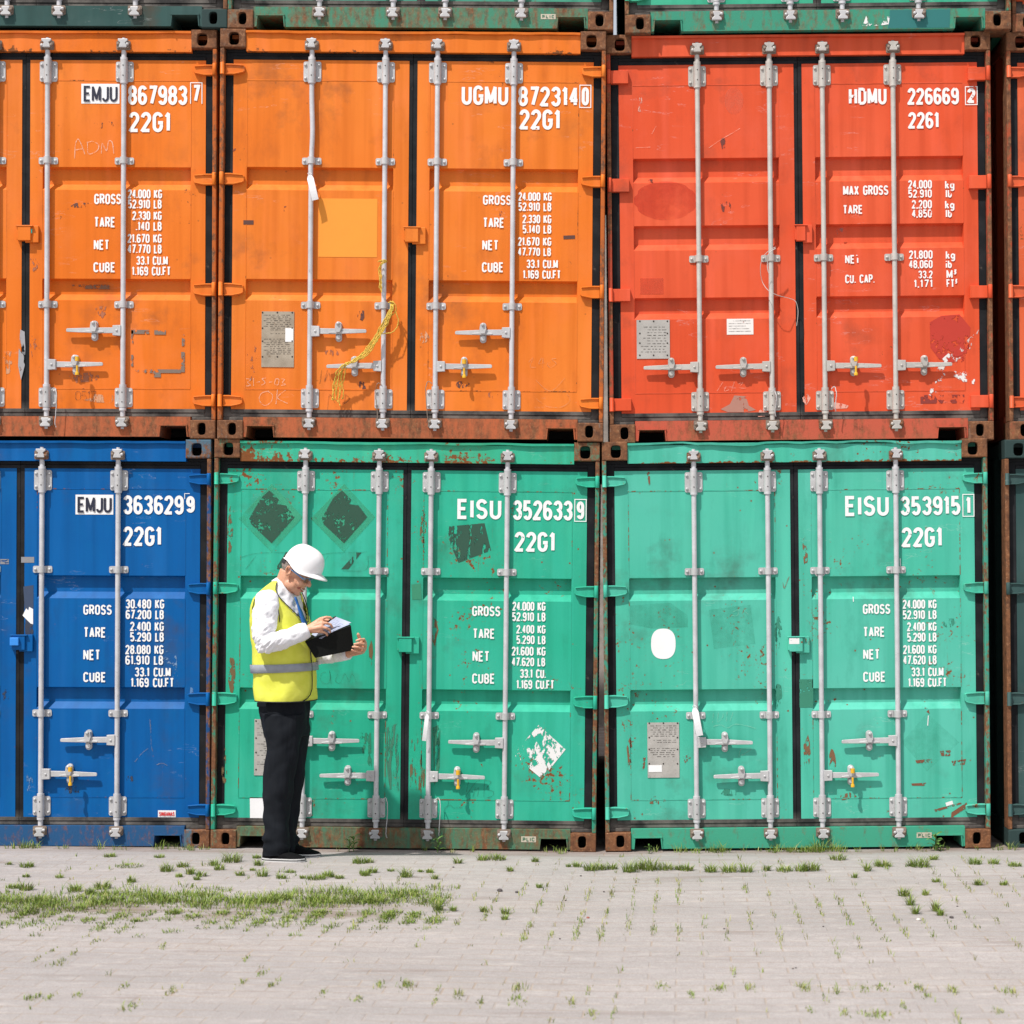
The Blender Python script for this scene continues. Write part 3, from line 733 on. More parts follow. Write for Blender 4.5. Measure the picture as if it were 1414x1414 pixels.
def patch(key, name, door, x0, x1, y0, y1, mat, thick=.0015, rot=0.0, lift=0.0, bevel=0, parent=None, base=None):
    T = C[key]; u0, u1, v0, v1 = rectpx(T, x0, x1, y0, y1); mb = MB(); uc, vc = (u0 + u1) / 2, (v0 + v1) / 2
    c, s_ = math.cos(rot), math.sin(rot); b = (YD if base is None else base) - .001 - lift
    P = [((u - uc) * c - (v - vc) * s_ + uc, (u - uc) * s_ + (v - vc) * c + vc) for u, v in ((u0, v0), (u1, v0), (u1, v1), (u0, v1))]
    mb.prism(P, b - thick, b)
    return mb.build(name, mat, parent or T['doors'][door], bevel=bevel)
def poly(key, name, door, pts, mat, thick=.0012, parent=None, base=None, lift=0):
    T = C[key]; mb = MB(); b = (YD if base is None else base) - .001 - lift
    mb.prism([px_local(T, *p) for p in pts], b - thick, b)
    return mb.build(name, mat, parent or T['doors'][door])
def strokes(key, name, door, lines, mat, t=.005):
    T = C[key]; mb = MB()
    for k, ln in enumerate(lines):
        P = [Vector(px_local(T, *p)) for p in ln]
        Q = []
        for i in range(len(P) - 1):                      # soften the handwriting
            p0, p1, p2, p3 = P[max(i - 1, 0)], P[i], P[i + 1], P[min(i + 2, len(P) - 1)]
            for q in range(5):
                f = q / 5
                Q.append(.5 * ((2 * p1) + (p2 - p0) * f + (2 * p0 - 5 * p1 + 4 * p2 - p3) * f * f + (3 * p1 - p0 - 3 * p2 + p3) * f ** 3))
        Q.append(P[-1]); ribbon(mb, Q, t, YL + .0005 - .0001 * k)
    return mb.build(name, mat, T['doors'][door], recalc=False)

def table(key, lab, val, mat):
    texts(key, 'weight_lettering', 1, lab + val, mat)
W_ = M['white']; WR = M['whitered']
# left orange
patch('o1', 'code_panel', 1, 112, 165, 115.5, 143, M['vinyl'], .001)
T = C['o1']; mb = MB(); u0, u1, v0, v1 = rectpx(T, 115.5, 162.5, 118.5, 140.5); lettering(mb, 'EMJU', u0, u1, v0, v1, .0135, YL - .002, gap=(.5, .26)); mb.build('code_lettering', M['ink'], T['doors'][1], recalc=False)
texts('o1', 'code_lettering', 1, [('867983', 175.5, 258, 118, 145), ('22G1', 177, 235, 154.5, 182.5)], W_)
check_digit('o1', '7', 262.5, 279.5, 113.5, 144.5, W_, 'lrt')
lab = [('GROSS', 129, 166.5, 267.5, 282), ('TARE', 129, 158.5, 299.5, 314), ('NET', 128.5, 150, 331, 345), ('CUBE', 128, 158.5, 362, 376)]
table('o1', lab, [('24.000 KG', 175.5, 223, 261.5, 274), ('52.910 LB', 175.5, 222.5, 275.5, 288), ('2.330 KG', 181.5, 222.5, 291.5, 304), ('.140 LB', 186.5, 222.5, 306, 318.5),
                  ('21.670 KG', 175, 222.5, 323, 335.5), ('47.770 LB', 175, 222.5, 337.5, 350), ('33.1 CU.M', 187, 231, 353.5, 366), ('1.169 CU.FT', 181, 235, 368, 380.5)], W_)
strokes('o1', 'chalk_writing', 1, [[(103, 219), (104, 200), (108, 192), (114, 204), (117, 213)], [(104, 207), (115, 205)], [(121, 195), (122, 212), (134, 208), (136, 200), (128, 195), (120, 197)], [(140, 212), (141, 198), (147, 208), (150, 195), (155, 197), (157, 212)]], M['chalk'], .0055)
fr = [(181, 455.5, 206, 461), (213, 456, 229, 462), (181, 456, 184, 475), (181, 490, 184, 506), (251, 462, 255, 478), (250, 486, 255, 514), (186, 510, 250, 515), (212, 515, 222, 521)]
T = C['o1']; mb = MB()
for a, b, c, d in fr:
    u0, u1, v0, v1 = rectpx(T, a, c, b, d); mb.add([(u0, YL, v0), (u1, YL, v0), (u1, YL, v1), (u0, YL, v1)], [(0, 1, 2, 3)])
mb.build('glue_outline', worn('grey_glue', (.20, .15, .12, 1), .42, 40, seed=8), T['doors'][1], recalc=False)
texts('o1', 'faded_lettering', 1, [('w0517', 97, 132, 539, 553)] if False else [('0517', 103, 132, 540, 553)], M['marker'], .004)
patch('o1', 'faded_strip', 1, 96, 150, 392, 398, worn('brown_film', (.22, .10, .05, 1), .55, 50, seed=4), .0008, base=YD + .034)
poly('o1', 'foil_scrap', 1, [(28, 455), (34, 458), (35, 480), (34, 505), (29, 525), (25, 505), (26, 480)], worn('torn_foil', (.34, .34, .36, 1), .38, 20, (1, 1, .4), seed=3), base=.044)
# centre orange
texts('o2', 'code_lettering', 1, [('UGMU', 636.5, 701, 118, 145), ('872314', 714.5, 798.5, 119.5, 147), ('22G1', 716, 773, 151, 179)], W_)
check_digit('o2', '0', 800, 816.5, 117, 149, W_)
lab = [('GROSS', 666, 705, 269.5, 283), ('TARE', 666, 695.5, 300.5, 314.5), ('NET', 665, 687.5, 331.5, 345.5), ('CUBE', 664.5, 694.5, 362, 376)]
table('o2', lab, [('24.000 KG', 714.5, 761, 265.5, 277.5), ('52.910 LB', 714.5, 760.5, 279.5, 291.5), ('2.330 KG', 720.5, 760.5, 296.5, 308.5), ('5.140 LB', 720.5, 760.5, 310.5, 322.5),
                  ('21.670 KG', 714, 760.5, 327.5, 339.5), ('47.770 LB', 714, 760, 342, 353.5), ('33.1 CU.M', 726, 769.5, 358.5, 370.5), ('1.169 CU.FT', 721, 773.5, 373, 385)], W_)
patch('o2', 'faded_panel', 0, 439.5, 521, 274, 355, worn('unfaded_orange', (.82, .30, .022, 1), -.5, seed=1, col2=(.80, .27, .02, 1)), .0006)
patch('o2', 'data_plate', 0, 361, 406, 430, 507, M['plate'], .003)
patch('o2', 'plate_sticker', 0, 394, 405, 453, 472, M['vinyl'], .001, lift=.0035)
def plate_print(key, x0, x1, y0, y1, rows, seed):
    T = C[key]; mb = MB(); r = random.Random(seed)
    for k in range(rows):
        y = y0 + (y1 - y0) * (k + .5) / rows; x = x0 + r.choice((0, .1, .25)) * (x1 - x0)
        if r.random() < .15: continue
        while x < x1 - 2:
            l = r.uniform(2, 7); u0, u1, v0, v1 = rectpx(T, x, min(x + l, x1), y - .7, y + .55); mb.add([(u0, YD - .0045, v0), (u1, YD - .0045, v0), (u1, YD - .0045, v1), (u0, YD - .0045, v1)], [(0, 1, 2, 3)]); x += l + r.uniform(.9, 3)
    mb.build('plate_print', M['print'], T['doors'][0], recalc=False)
    mb = MB()
    for x in (x0 - 1.5, (x0 + x1) / 2, x1 + 1.5):
        for y in (y0 - 2.5, y1 + 2.5): mb.bolt(*px_local(T, x, y), .0055, YD - .004, .003)
    for y in (y0 * .66 + y1 * .34, y0 * .34 + y1 * .66):
        for x in (x0 - 1.5, x1 + 1.5): mb.bolt(*px_local(T, x, y), .0055, YD - .004, .003)
    mb.build('plate_rivet', M['plateedge'], T['doors'][0])
plate_print('o2', 364, 402, 434, 490, 22, 1)
strokes('o2', 'chalk_writing', 0, [[(371, 540), (361, 543), (358, 552), (365, 560), (374, 555), (376, 545), (369, 540)], [(383, 538), (381, 558)], [(394, 539), (383, 549), (397, 557)],
        [(340, 523), (346, 524), (342, 528), (346, 532), (340, 533)], [(350, 522), (350, 533)], [(354, 528), (359, 527)], [(367, 522), (362, 523), (366, 528), (361, 532)], [(371, 528), (376, 527)], [(381, 523), (379, 530), (384, 531), (385, 524), (381, 523)], [(388, 523), (393, 524), (390, 528), (394, 531), (388, 532)]], M['chalk'], .0045)
strokes('o2', 'marker_writing', 0, [[(444, 511), (442, 528)], [(452, 511), (448, 527), (454, 515), (456, 526)], [(461, 516), (466, 512), (465, 519), (460, 525), (467, 526)], [(452, 566), (455, 545), (462, 556)], [(478, 544), (475, 557), (483, 550), (476, 545)]], M['marker'], .004)
strokes('o2', 'scribble', 1, [[(730, 500), (736, 494), (732, 506), (741, 507)], [(748, 494), (744, 502), (752, 501)], [(750, 494), (749, 508)], [(756, 505), (760, 500), (755, 503), (760, 508)], [(768, 495), (762, 496), (768, 502), (761, 507)], [(740, 550), (755, 561), (775, 562), (787, 553), (783, 544)], [(740, 525), (760, 540), (780, 522)]], faint('pale_scribble', (.65, .32, .15, 1), .8, 40, 6), .0035)
for i, (x, y, w_, h_) in enumerate(((336, 304, 14, 6), (778, 325, 16, 5), (380, 285, 16, 18), (690, 290, 22, 28), (648, 332, 12, 12), (322, 205, 5, 12))):
    patch('o2', 'scuff', 0 if x < 560 else 1, x, x + w_, y, y + h_, worn('dark_scuff', (.10, .035, .025, 1) if h_ < 10 else (.30, .07, .03, 1), .28 if h_ < 10 else .52, 22 if h_ < 10 else 14, (1, 1, .5), seed=i), .0006, rot=.05 * i)
# red
texts('re', 'code_lettering', 1, [('HDMU', 1171, 1223.5, 121, 144.5), ('226669', 1252, 1323.5, 121, 144.5), ('2261', 1253, 1296, 154.5, 177.5)], WR)
check_digit('re', '2', 1332.5, 1350, 119, 145, WR, pad=(3, 2.6))
table('re', [('MAX GROSS', 1163, 1226, 256, 269.5), ('TARE', 1163, 1190.5, 283, 295.5), ('NET', 1166, 1186.5, 352, 364), ('CU. CAP.', 1166, 1207, 379, 391)],
      [('24,000', 1253, 1286, 248.5, 260.5), ('52,910', 1253, 1286, 261.5, 273), ('2,200', 1258, 1286, 276, 288), ('4,850', 1258, 1286, 289, 300.5), ('21,800', 1254, 1287, 345.5, 357.5), ('48,060', 1254, 1287, 359, 370.5),
       ('33.2', 1267, 1287, 373.5, 384.5), ('1,171', 1261, 1287, 386, 397), ('kg', 1304, 1317, 249, 261), ('lb', 1305, 1313.5, 261.5, 273), ('kg', 1304, 1317, 276.5, 288.5), ('lb', 1305, 1313.5, 289, 300.5), ('kg', 1305, 1318, 346, 358), ('ib', 1305, 1313.5, 359, 370.5), ('M^', 1306, 1320, 372.5, 384.5), ('FT^', 1306, 1321, 385.5, 397)], WR)
patch('re', 'data_plate', 0, 879, 925, 441.5, 495.5, M['plategrey'], .003); plate_print('re', 885, 920, 446, 488, 11, 2)
patch('re', 'notice_sticker', 0, 1003.5, 1040.5, 440, 462, worn('white_sticker', (.80, .77, .74, 1), .02, 60, seed=4), .0008)
mb = MB()
for k, (a, b) in enumerate(((1012, 1036), (1006, 1037), (1006, 1030), (1006, 1035), (1006, 1037))):
    u0, u1, v0, v1 = rectpx(C['re'], a, b, 442.5 + k * 3.6, 443.4 + k * 3.6); mb.add([(u0, YD - .003, v0), (u1, YD - .003, v0), (u1, YD - .003, v1), (u0, YD - .003, v1)], [(0, 1, 2, 3)])
mb.build('sticker_print', M['print'], C['re']['doors'][0], recalc=False)
poly('re', 'faded_oval', 0, [(1013.5 + 13 * math.cos(R(a)), 139 + 19 * math.sin(R(a))) for a in range(0, 360, 12)], faint('faded_red_oval', (.80, .16, .08, 1), .6, 6), .0006)
poly('re', 'repainted_patch', 0, [(919 + 44 * math.cos(R(a)) * (1 if a % 40 else .93), 277 + 27 * math.sin(R(a))) for a in range(0, 360, 10)], faint('deeper_red', (.62, .045, .014, 1), .4, 4, 3), .0006)
patch('re', 'repainted_patch', 0, 884, 916, 384, 406, faint('orange_red', (.70, .085, .03, 1), .9, 4, 5), .0006)
poly('re', 'scraped_patch', 1, [(1284, 445), (1300, 436), (1325, 434), (1340, 452), (1338, 480), (1330, 500), (1300, 500), (1285, 480)], worn('scraped_red', (.50, .032, .014, 1), .47, 20, seed=6), .0006)
poly('re', 'white_flakes', 1, [(1282, 545), (1290, 505), (1330, 470), (1333, 500), (1345, 505), (1347, 535), (1300, 540), (1320, 560)], worn('white_flake', (.78, .74, .72, 1), .76, 15, seed=9), .0006, lift=.0008)
poly('re', 'white_flakes', 1, [(1335, 470), (1352, 455), (1348, 465), (1338, 485)], worn('pink_flake', (.70, .5, .45, 1), .5, 20, seed=2), .0006)
patch('re', 'stencil_ghost', 1, 1271, 1332, 545, 557, worn('dark_stencil', (.25, .03, .02, 1), .62, 30, seed=2), .0006)
poly('re', 'scraped_patch', 0, [(995, 565), (1008, 558), (1014, 546), (1030, 547), (1034, 560), (1044, 566), (1030, 569), (1005, 569)], worn('grey_scrape', (.42, .2, .15, 1), .35, 22, seed=3), .0006)
strokes('re', 'scratch_marks', 0, [[(979, 204), (995, 193), (1014, 182), (1022, 177)], [(878, 204), (898, 203)], [(900, 185), (906, 174)], [(990, 540), (998, 528)], [(1003, 533), (1000, 540), (1007, 538)], [(1014, 527), (1010, 540)], [(1020, 530), (1026, 528), (1021, 535), (1030, 536)]], faint('pale_scratches', (.85, .5, .38, 1), .8, 40, 4), .0035)
# centre green
texts('g2', 'code_lettering', 1, [('EISU', 630.5, 691.5, 689, 717), ('352633', 707, 790, 691, 718.5), ('22G1', 709.5, 766, 734.5, 762)], W_)
check_digit('g2', '9', 793, 810, 689, 720.5, W_)
table('g2', [('GROSS', 651, 690, 837, 851), ('TARE', 652, 682.5, 868, 882), ('NET', 651.5, 675, 899, 913.5), ('CUBE', 651, 682.5, 930, 944)],
      [('24.000 KG', 706.5, 752.5, 831, 843.5), ('52.910 LB', 706, 752.5, 845.5, 858), ('2.400 KG', 712, 752.5, 863, 875), ('5.290 LB', 712, 752.5, 877.5, 889.5), ('21.600 KG', 705.5, 752.5, 893, 905.5), ('47.620 LB', 705.5, 752, 908, 920),
       ('33.1 CU.', 717, 753, 924, 936.5), ('1.169 CU.FT', 712, 764.5, 939, 951.5)], W_)
dk = worn('dark_placard_film', (.015, .075, .045, 1), .36, 62, seed=5); dk2 = worn('dark_placard_film_scratched', (.018, .080, .050, 1), .42, 40, (1, 1, .3), seed=7, rot=(0, .5, 0))
gh = faint('placard_ghost', (.055, .43, .25, 1), .7, 5, 2)
for x in (375, 475):
    poly('g2', 'placard_ghost', 0, [(x, 668), (x + 43, 714), (x, 763), (x - 46, 716)], gh, .0005)
    poly('g2', 'placard_film', 0, [(x - 15, 688), (x - 3, 677), (x + 10, 690), (x + 7, 696), (x + 20, 698), (x + 32, 714), (x, 750), (x - 28, 724), (x - 31, 716)], dk, .0005, lift=.0008)
    poly('g2', 'placard_film', 0, [(x + 5, 786), (x + 20, 762), (x + 26, 764), (x + 12, 786)] if x < 400 else [(x - 4, 786), (x + 17, 763), (x + 24, 763), (x + 6, 786)], dk2, .0005)
    strokes('g2', 'peeled_edge', 0, [[(x - 43, 770), (x - 20, 764), (x + 20, 763), (x + 32, 762)], [(x - 36, 786), (x - 22, 768)], [(x + 33, 768), (x + 30, 787), (x - 2, 788)]], faint('dark_edge', (.02, .12, .07, 1), .7, 20, 5), .004)
poly('g2', 'placard_film', 1, [(617, 727), (669, 722.5), (678, 760), (633, 777), (622, 752)], dk2, .0005)
poly('g2', 'placard_film', 1, [(568, 807), (581, 806), (582, 828), (569, 828)], worn('thin_green_film', (.03, .25, .14, 1), .15, 40), .0005)
poly('g2', 'worn_placard', 1, [(744, 1001), (781, 1035), (752, 1071), (745, 1073), (708, 1042)], worn('white_placard', (.80, .80, .80, 1), .595, 24, (1.3, 1, .75), seed=4, rot=(0, .6, 0)), .0006)
patch('g2', 'data_plate', 0, 351, 395, 993, 1071, M['plategrey'], .003); plate_print('g2', 355, 391, 998, 1060, 20, 3)
patch('g2', 'paper_sheet', 0, 345, 372, 1101, 1133, M['paper'], .0008, rot=.02)
strokes('g2', 'marker_writing', 1, [[(644, 1094), (647, 1079)], [(642, 1101), (657, 1080), (663, 1078)], [(653, 1100), (657, 1087)], [(657, 1092), (661, 1088), (659, 1100)], [(669, 1077), (668, 1100)], [(669, 1077), (678, 1080), (672, 1089), (681, 1093), (680, 1099), (672, 1102)],
        [(613, 1116), (622, 1112), (627, 1116), (638, 1114)], [(612, 1121), (619, 1110), (618, 1104)]], M['marker'], .003)
strokes('g2', 'marker_writing', 0, [[(450, 928), (444, 930), (443, 940), (452, 944), (456, 936), (455, 926), (457, 944)], [(467, 930), (463, 940), (470, 943), (476, 930), (482, 941), (486, 930), (492, 942)]], faint('faint_marker', (.03, .22, .13, 1), .8, 30, 3), .0035)
poly('g2', 'dirt_smear', 0, [(497, 1012), (512, 1012), (513, 1060), (505, 1062), (503, 1045), (498, 1035)], worn('grey_green_smear', (.02, .21, .12, 1), .46, 38, (1, 1, .3), seed=3), .0005)
poly('g2', 'dirt_smear', 0, [(534, 1005), (550, 998), (551, 1092), (538, 1090), (533, 1050)], worn('grey_smear', (.045, .20, .125, 1), .54, 45, (2, 1, .18), seed=2), .0005)
poly('g2', 'dirt_smear', 1, [(565, 1012), (576, 1010), (590, 1020), (590, 1090), (566, 1092)], worn('rusty_smear', (.15, .12, .055, 1), .60, 30, (2, 1, .3), seed=6), .0005)
poly('g2', 'dirt_smear', 1, [(597, 1005), (608, 1000), (607, 1060), (600, 1085)], worn('dark_smear', (.025, .20, .115, 1), .54, 45, (2, 1, .3), seed=5), .0005)
# right green
texts('g3', 'code_lettering', 1, [('EISU', 1166, 1226.5, 684.5, 712.5), ('353915', 1242, 1325.5, 685, 711.5), ('22G1', 1244, 1300.5, 728, 755.5)], W_)
check_digit('g3', '1', 1329, 1345.5, 682, 713.5, W_)
table('g3', [('GROSS', 1190.5, 1228.5, 834, 848), ('TARE', 1191, 1221, 865.5, 879.5), ('NET', 1191, 1214, 896.5, 910.5), ('CUBE', 1191, 1222, 927.5, 941.5)],
      [('24.000 KG', 1245.5, 1292.5, 828, 840.5), ('52.910 LB', 1245.5, 1292.5, 842.5, 855), ('2.400 KG', 1251.5, 1292.5, 859, 871.5), ('5.290 LB', 1251.5, 1292.5, 873.5, 886), ('21.600 KG', 1246, 1292.5, 890.5, 903), ('47.620 LB', 1246, 1292.5, 905, 917.5),
       ('33.1 CU.M', 1257.5, 1302, 921.5, 934), ('1.169 CU.FT', 1253, 1306.5, 936, 948.5)], W_)
poly('g3', 'oval_sticker', 0, [(916 + 17 * math.copysign(abs(math.cos(R(a))) ** .8, math.cos(R(a))), 889 + 21 * math.copysign(abs(math.sin(R(a))) ** .8, math.sin(R(a)))) for a in range(0, 360, 10)], M['vinyl'], .0008)
patch('g3', 'data_plate', 0, 894, 938, 997.5, 1074, M['plategrey'], .003); plate_print('g3', 898, 934, 1001, 1052, 18, 4)
patch('g3', 'plate_sticker', 0, 895.5, 914, 1056.5, 1066, M['vinyl'], .001, lift=.0035)
poly('g3', 'dirt_smear', 0, [(870, 836), (925, 832), (950, 850), (950, 866), (900, 868), (870, 862)], faint('green_smear', (.05, .33, .23, 1), .22, 7, 2), .0005)
patch('g3', 'placard_ghost', 0, 982, 1040, 838, 893, faint('dark_ghost', (.05, .33, .23, 1), .16, 12, 5), .0005, rot=.12)
poly('g3', 'placard_ghost', 1, [(1280, 985), (1325, 1025), (1280, 1065), (1245, 1025)], faint('green_ghost', (.045, .36, .24, 1), .10, 12, 6), .0005)
patch('g3', 'faded_strip', 1, 1104, 1123, 938, 977, worn('thin_dark_film', (.03, .22, .14, 1), .3, 40, seed=2), .0005)
RS = worn('rust_scab', (.20, .075, .035, 1), .46, 55, seed=1)
for i, pts in enumerate(([(1264, 1050), (1286, 1048), (1287, 1053), (1266, 1054)], [(1298, 1037), (1313, 1036), (1312, 1044), (1300, 1044)], [(1314, 1051), (1334, 1048), (1332, 1056), (1316, 1057)], [(1258, 1082), (1279, 1081), (1277, 1085), (1260, 1085)], [(1290, 1118), (1327, 1108), (1328, 1110), (1292, 1121)], [(1314, 1122), (1335, 1108), (1336, 1115), (1317, 1127), (1316, 1131), (1313, 1131)],
                         [(943, 1045), (951, 1041), (954, 1046), (946, 1054)], [(888, 1045), (892, 1042), (890, 1060), (887, 1066)], [(893, 652), (897, 651), (898, 669), (896, 670)], [(1273, 976), (1282, 978), (1284, 986), (1278, 982)])):
    poly('g3', 'rust_scab', 0 if pts[0][0] < 1095 else 1, pts, RS, .0005)
patch('g3', 'white_scrap', 1, 1306, 1316, 1107, 1112, worn('white_scrap_film', (.8, .8, .8, 1), .2), .0006, rot=.3)
strokes('g3', 'scratch_marks', 1, [[(1243, 771), (1243.5, 786)], [(1178, 824), (1178.5, 831)], [(1282, 988), (1281, 1002)]], M['vinyl'], .005)
strokes('g3', 'rust_scrawl', 0, [[(1081, 804), (1083, 812), (1088, 800), (1090, 796)]], faint('rust_line', (.25, .07, .03, 1), .95, 20), .006)
strokes('g3', 'scribble', 0, [[(985, 985), (984, 998)], [(992, 984), (991, 997), (998, 990), (998, 985)], [(1004, 983), (1003, 996)], [(1012, 984), (1008, 996)], [(985, 1003), (995, 1001), (1005, 1005), (1015, 1000), (1030, 1002), (1044, 1006)], [(1020, 1046), (1024, 1034), (1038, 1034), (1024, 1043)], [(1012, 845), (1020, 842), (1018, 850), (1010, 850)], [(1026, 842), (1034, 849)]], faint('pale_marks', (.25, .55, .42, 1), .8, 30, 3), .004)
patch('g3', 'seal_label', 1, 1089, 1103, 881, 889, worn('white_label', (.8, .8, .8, 1), .1), .0008, base=.009)
# blue
patch('bl', 'code_panel', 1, 104, 156.5, 683, 710.5, M['vinyl'], .001)
T = C['bl']; mb = MB(); u0, u1, v0, v1 = rectpx(T, 107, 154.5, 686, 708); lettering(mb, 'EMJU', u0, u1, v0, v1, .0145, YL - .002, gap=(.5, .26)); mb.build('code_lettering', M['ink'], T['doors'][1], recalc=False)
texts('bl', 'code_lettering', 1, [('363629', 169, 253, 684, 710.5), ('22G1', 169, 222.5, 727, 754)], W_)
T = C['bl']; mb = MB(); u0, u1, v0, v1 = rectpx(T, 257, 269, 685, 708); lettering(mb, '9', u0, u1, v0, v1, .0225, YL)
frame(mb, T, 254.5, 262, 681, 713, .004, 't'); frame(mb, T, 254.5, 272, 681, 690, .004, 'l'); mb.build('check_digit', W_, T['doors'][1], recalc=False)
table('bl', [('GROSS', 114, 153.5, 835, 849), ('TARE', 114.5, 145.5, 866, 880.5), ('NET', 114, 137.5, 897, 911.5), ('CUBE', 114, 145.5, 928, 942)],
      [('30.480 KG', 172.5, 226, 827.5, 840.5), ('67.200 LB', 172.5, 225.5, 842, 855), ('2.400 KG', 178.5, 225.5, 858.5, 871.5), ('5.290 LB', 178.5, 225.5, 873, 886), ('28.080 KG', 172, 225, 890.5, 903.5), ('61.910 LB', 172, 224.5, 905, 918),
       ('33.1 CU.M', 185, 235, 921.5, 934.5), ('1.169 CU.FT', 179.5, 239.5, 936, 949)], W_)
patch('bl', 'maker_sticker', 1, 218, 242.5, 1119, 1128.5, M['vinyl'], .0008)
T = C['bl']; mb = MB(); u0, u1, v0, v1 = rectpx(T, 219.5, 241, 1121, 1126.8); lettering(mb, 'SINGAMAS', u0, u1, v0, v1, .0045, YL - .0012); mb.build('sticker_lettering', plain('red_print', (.6, .03, .03, 1), .6), T['doors'][1], recalc=False)
poly('bl', 'torn_sticker', 1, [(31, 850), (36, 840), (39, 843), (40, 838), (45.5, 841), (45.5, 862), (42, 861)], M['vinyl'], .0008)
poly('bl', 'worn_patch', 1, [(32, 810), (46, 808), (46, 840), (34, 842)], worn('grey_wear', (.035, .06, .12, 1), .35, 20, seed=3), .0004)
patch('bl', 'grey_smear', 1, 29, 47, 769, 777, worn('grey_streak', (.26, .26, .28, 1), .3, 26, (.5, 1, 2), seed=2), .0006); patch('bl', 'grey_smear', 0, 0, 12, 772, 779, worn('grey_streak_b', (.26, .26, .28, 1), .35, 26, (.5, 1, 2), seed=5), .0006)
strokes('bl', 'scratch_marks', 1, [[(207, 993), (208, 1010), (209, 1030), (211, 1038)], [(216, 1056), (224, 1054), (231, 1057)], [(186, 1052), (196, 1040), (204, 1034)]], faint('grey_scratch', (.25, .22, .2, 1), .8, 30, 7), .005)
poly('bl', 'pale_speckle', 1, [(225, 900), (243, 898), (246, 948), (228, 951)], worn('pale_overspray', (.16, .28, .48, 1), .72, 60, seed=3), .0004)
# makers' labels on the sills
for key, x0, x1, y0, y1 in (('g2', 720, 740.5, 1154, 1162), ('g3', 1264.5, 1285.5, 1148.5, 1156), ('tm', 747, 767.5, 21.5, 28.5)):
    T = C[key]; pl = patch(key, 'maker_label', 0, x0, x1, y0, y1, worn('cream_label', (.55, .50, .40, 1), .12, 50, seed=x0), .0008, parent=T['t'], base=.0125)
    mb = MB(); u0, u1, v0, v1 = rectpx(T, x0 + 2, x1 - 2, y0 + 1.4, y1 - 1.4); lettering(mb, 'PLIC', u0, u1, v0, v1, .0045, .0092); mb.build('label_lettering', plain('green_print', (.03, .16, .09, 1), .6), pl, recalc=False)
patch('bl', 'blue_seal', 1, 17, 29, 880, 891, plain('bright_blue_plastic', (.03, .25, .75, 1), .4), .02, base=.009, bevel=.003)
patch('o1', 'teal_seal', 1, 39, 46, 317, 323, plain('teal_plastic', (.05, .45, .38, 1), .4), .006, base=.022)
poly('tr', 'painted_patch', 0, [(1228, 16), (1311, 15), (1310, 40), (1225, 41)], worn('teal_touch_up', (.012, .16, .155, 1), -.2, seed=3), .0006, parent=C['tr']['t'], base=.0125)
poly('tr', 'white_flakes', 0, [(1190, 38), (1195, 24), (1200, 36), (1222, 26), (1228, 22), (1226, 36), (1205, 38)], worn('white_chip', (.8, .8, .8, 1), .55, 22, seed=8), .0006, parent=C['tr']['t'], base=.0115)
# everyday scrapes and scuffs, each its own shape
rs = random.Random(5)
def scuffs(key, cols, spots):
    for i, (d, x, y, w_, h_, c) in enumerate(spots):
        if w_ > 38 and h_ > 19: continue
        pts = []
        for k in range(9):
            a = 2 * math.pi * k / 9; q = rs.uniform(.55, 1.0); pts.append((x + w_ / 2 * math.cos(a) * q, y + h_ / 2 * math.sin(a) * q))
        poly(key, 'scuff', d, pts, worn('scuff_' + key, cols[c], .52 + .08 * rs.random(), 46 + 20 * rs.random(), (1, 1, .4), seed=i * 1.7 + y), .0005)
scuffs('o1', ((.13, .045, .03, 1), (.40, .13, .06, 1), (.62, .30, .16, 1)), ((1, 146, 172, 26, 12, 0), (1, 110, 283, 34, 10, 0), (1, 140, 430, 20, 24, 1), (1, 46, 365, 16, 26, 1), (0, 12, 500, 18, 46, 2), (1, 48, 485, 16, 60, 1), (1, 120, 522, 60, 16, 1), (1, 150, 550, 80, 14, 2), (1, 230, 205, 60, 30, 1)))
scuffs('o2', ((.12, .04, .03, 1), (.40, .12, .05, 1), (.66, .33, .18, 1)), ((0, 498, 435, 14, 22, 0), (0, 500, 532, 14, 14, 0), (0, 460, 487, 26, 12, 1), (0, 380, 545, 70, 20, 2), (0, 350, 500, 20, 60, 1), (1, 640, 530, 24, 14, 0), (1, 690, 545, 40, 16, 1), (1, 585, 465, 18, 24, 2), (1, 730, 310, 60, 60, 1), (0, 470, 180, 60, 50, 1), (0, 380, 200, 50, 44, 1), (1, 770, 455, 40, 50, 2), (1, 750, 520, 60, 26, 2)))
scuffs('re', ((.16, .03, .02, 1), (.42, .045, .02, 1), (.75, .36, .28, 1)), ((0, 898, 250, 14, 8, 0), (0, 1000, 285, 22, 20, 0), (0, 883, 140, 12, 36, 2), (0, 950, 545, 110, 30, 1), (1, 1150, 560, 60, 14, 2), (1, 1160, 320, 12, 16, 0), (1, 1165, 415, 10, 18, 0), (1, 1300, 200, 40, 22, 1), (0, 1052, 570, 20, 14, 2), (1, 1112, 550, 18, 20, 2), (0, 1000, 198, 12, 18, 0)))
scuffs('g2', ((.16, .10, .04, 1), (.03, .17, .10, 1), (.24, .42, .30, 1)), ((0, 385, 845, 50, 24, 2), (0, 470, 890, 40, 60, 2), (0, 512, 900, 8, 40, 0), (1, 600, 870, 12, 60, 0), (1, 620, 1050, 40, 60, 1), (1, 665, 1095, 50, 20, 0), (1, 760, 1100, 60, 20, 1), (0, 320, 930, 12, 70, 0), (0, 318, 730, 12, 90, 0), (0, 310, 1060, 10, 60, 0), (1, 585, 730, 12, 80, 0), (1, 770, 920, 40, 40, 1)))
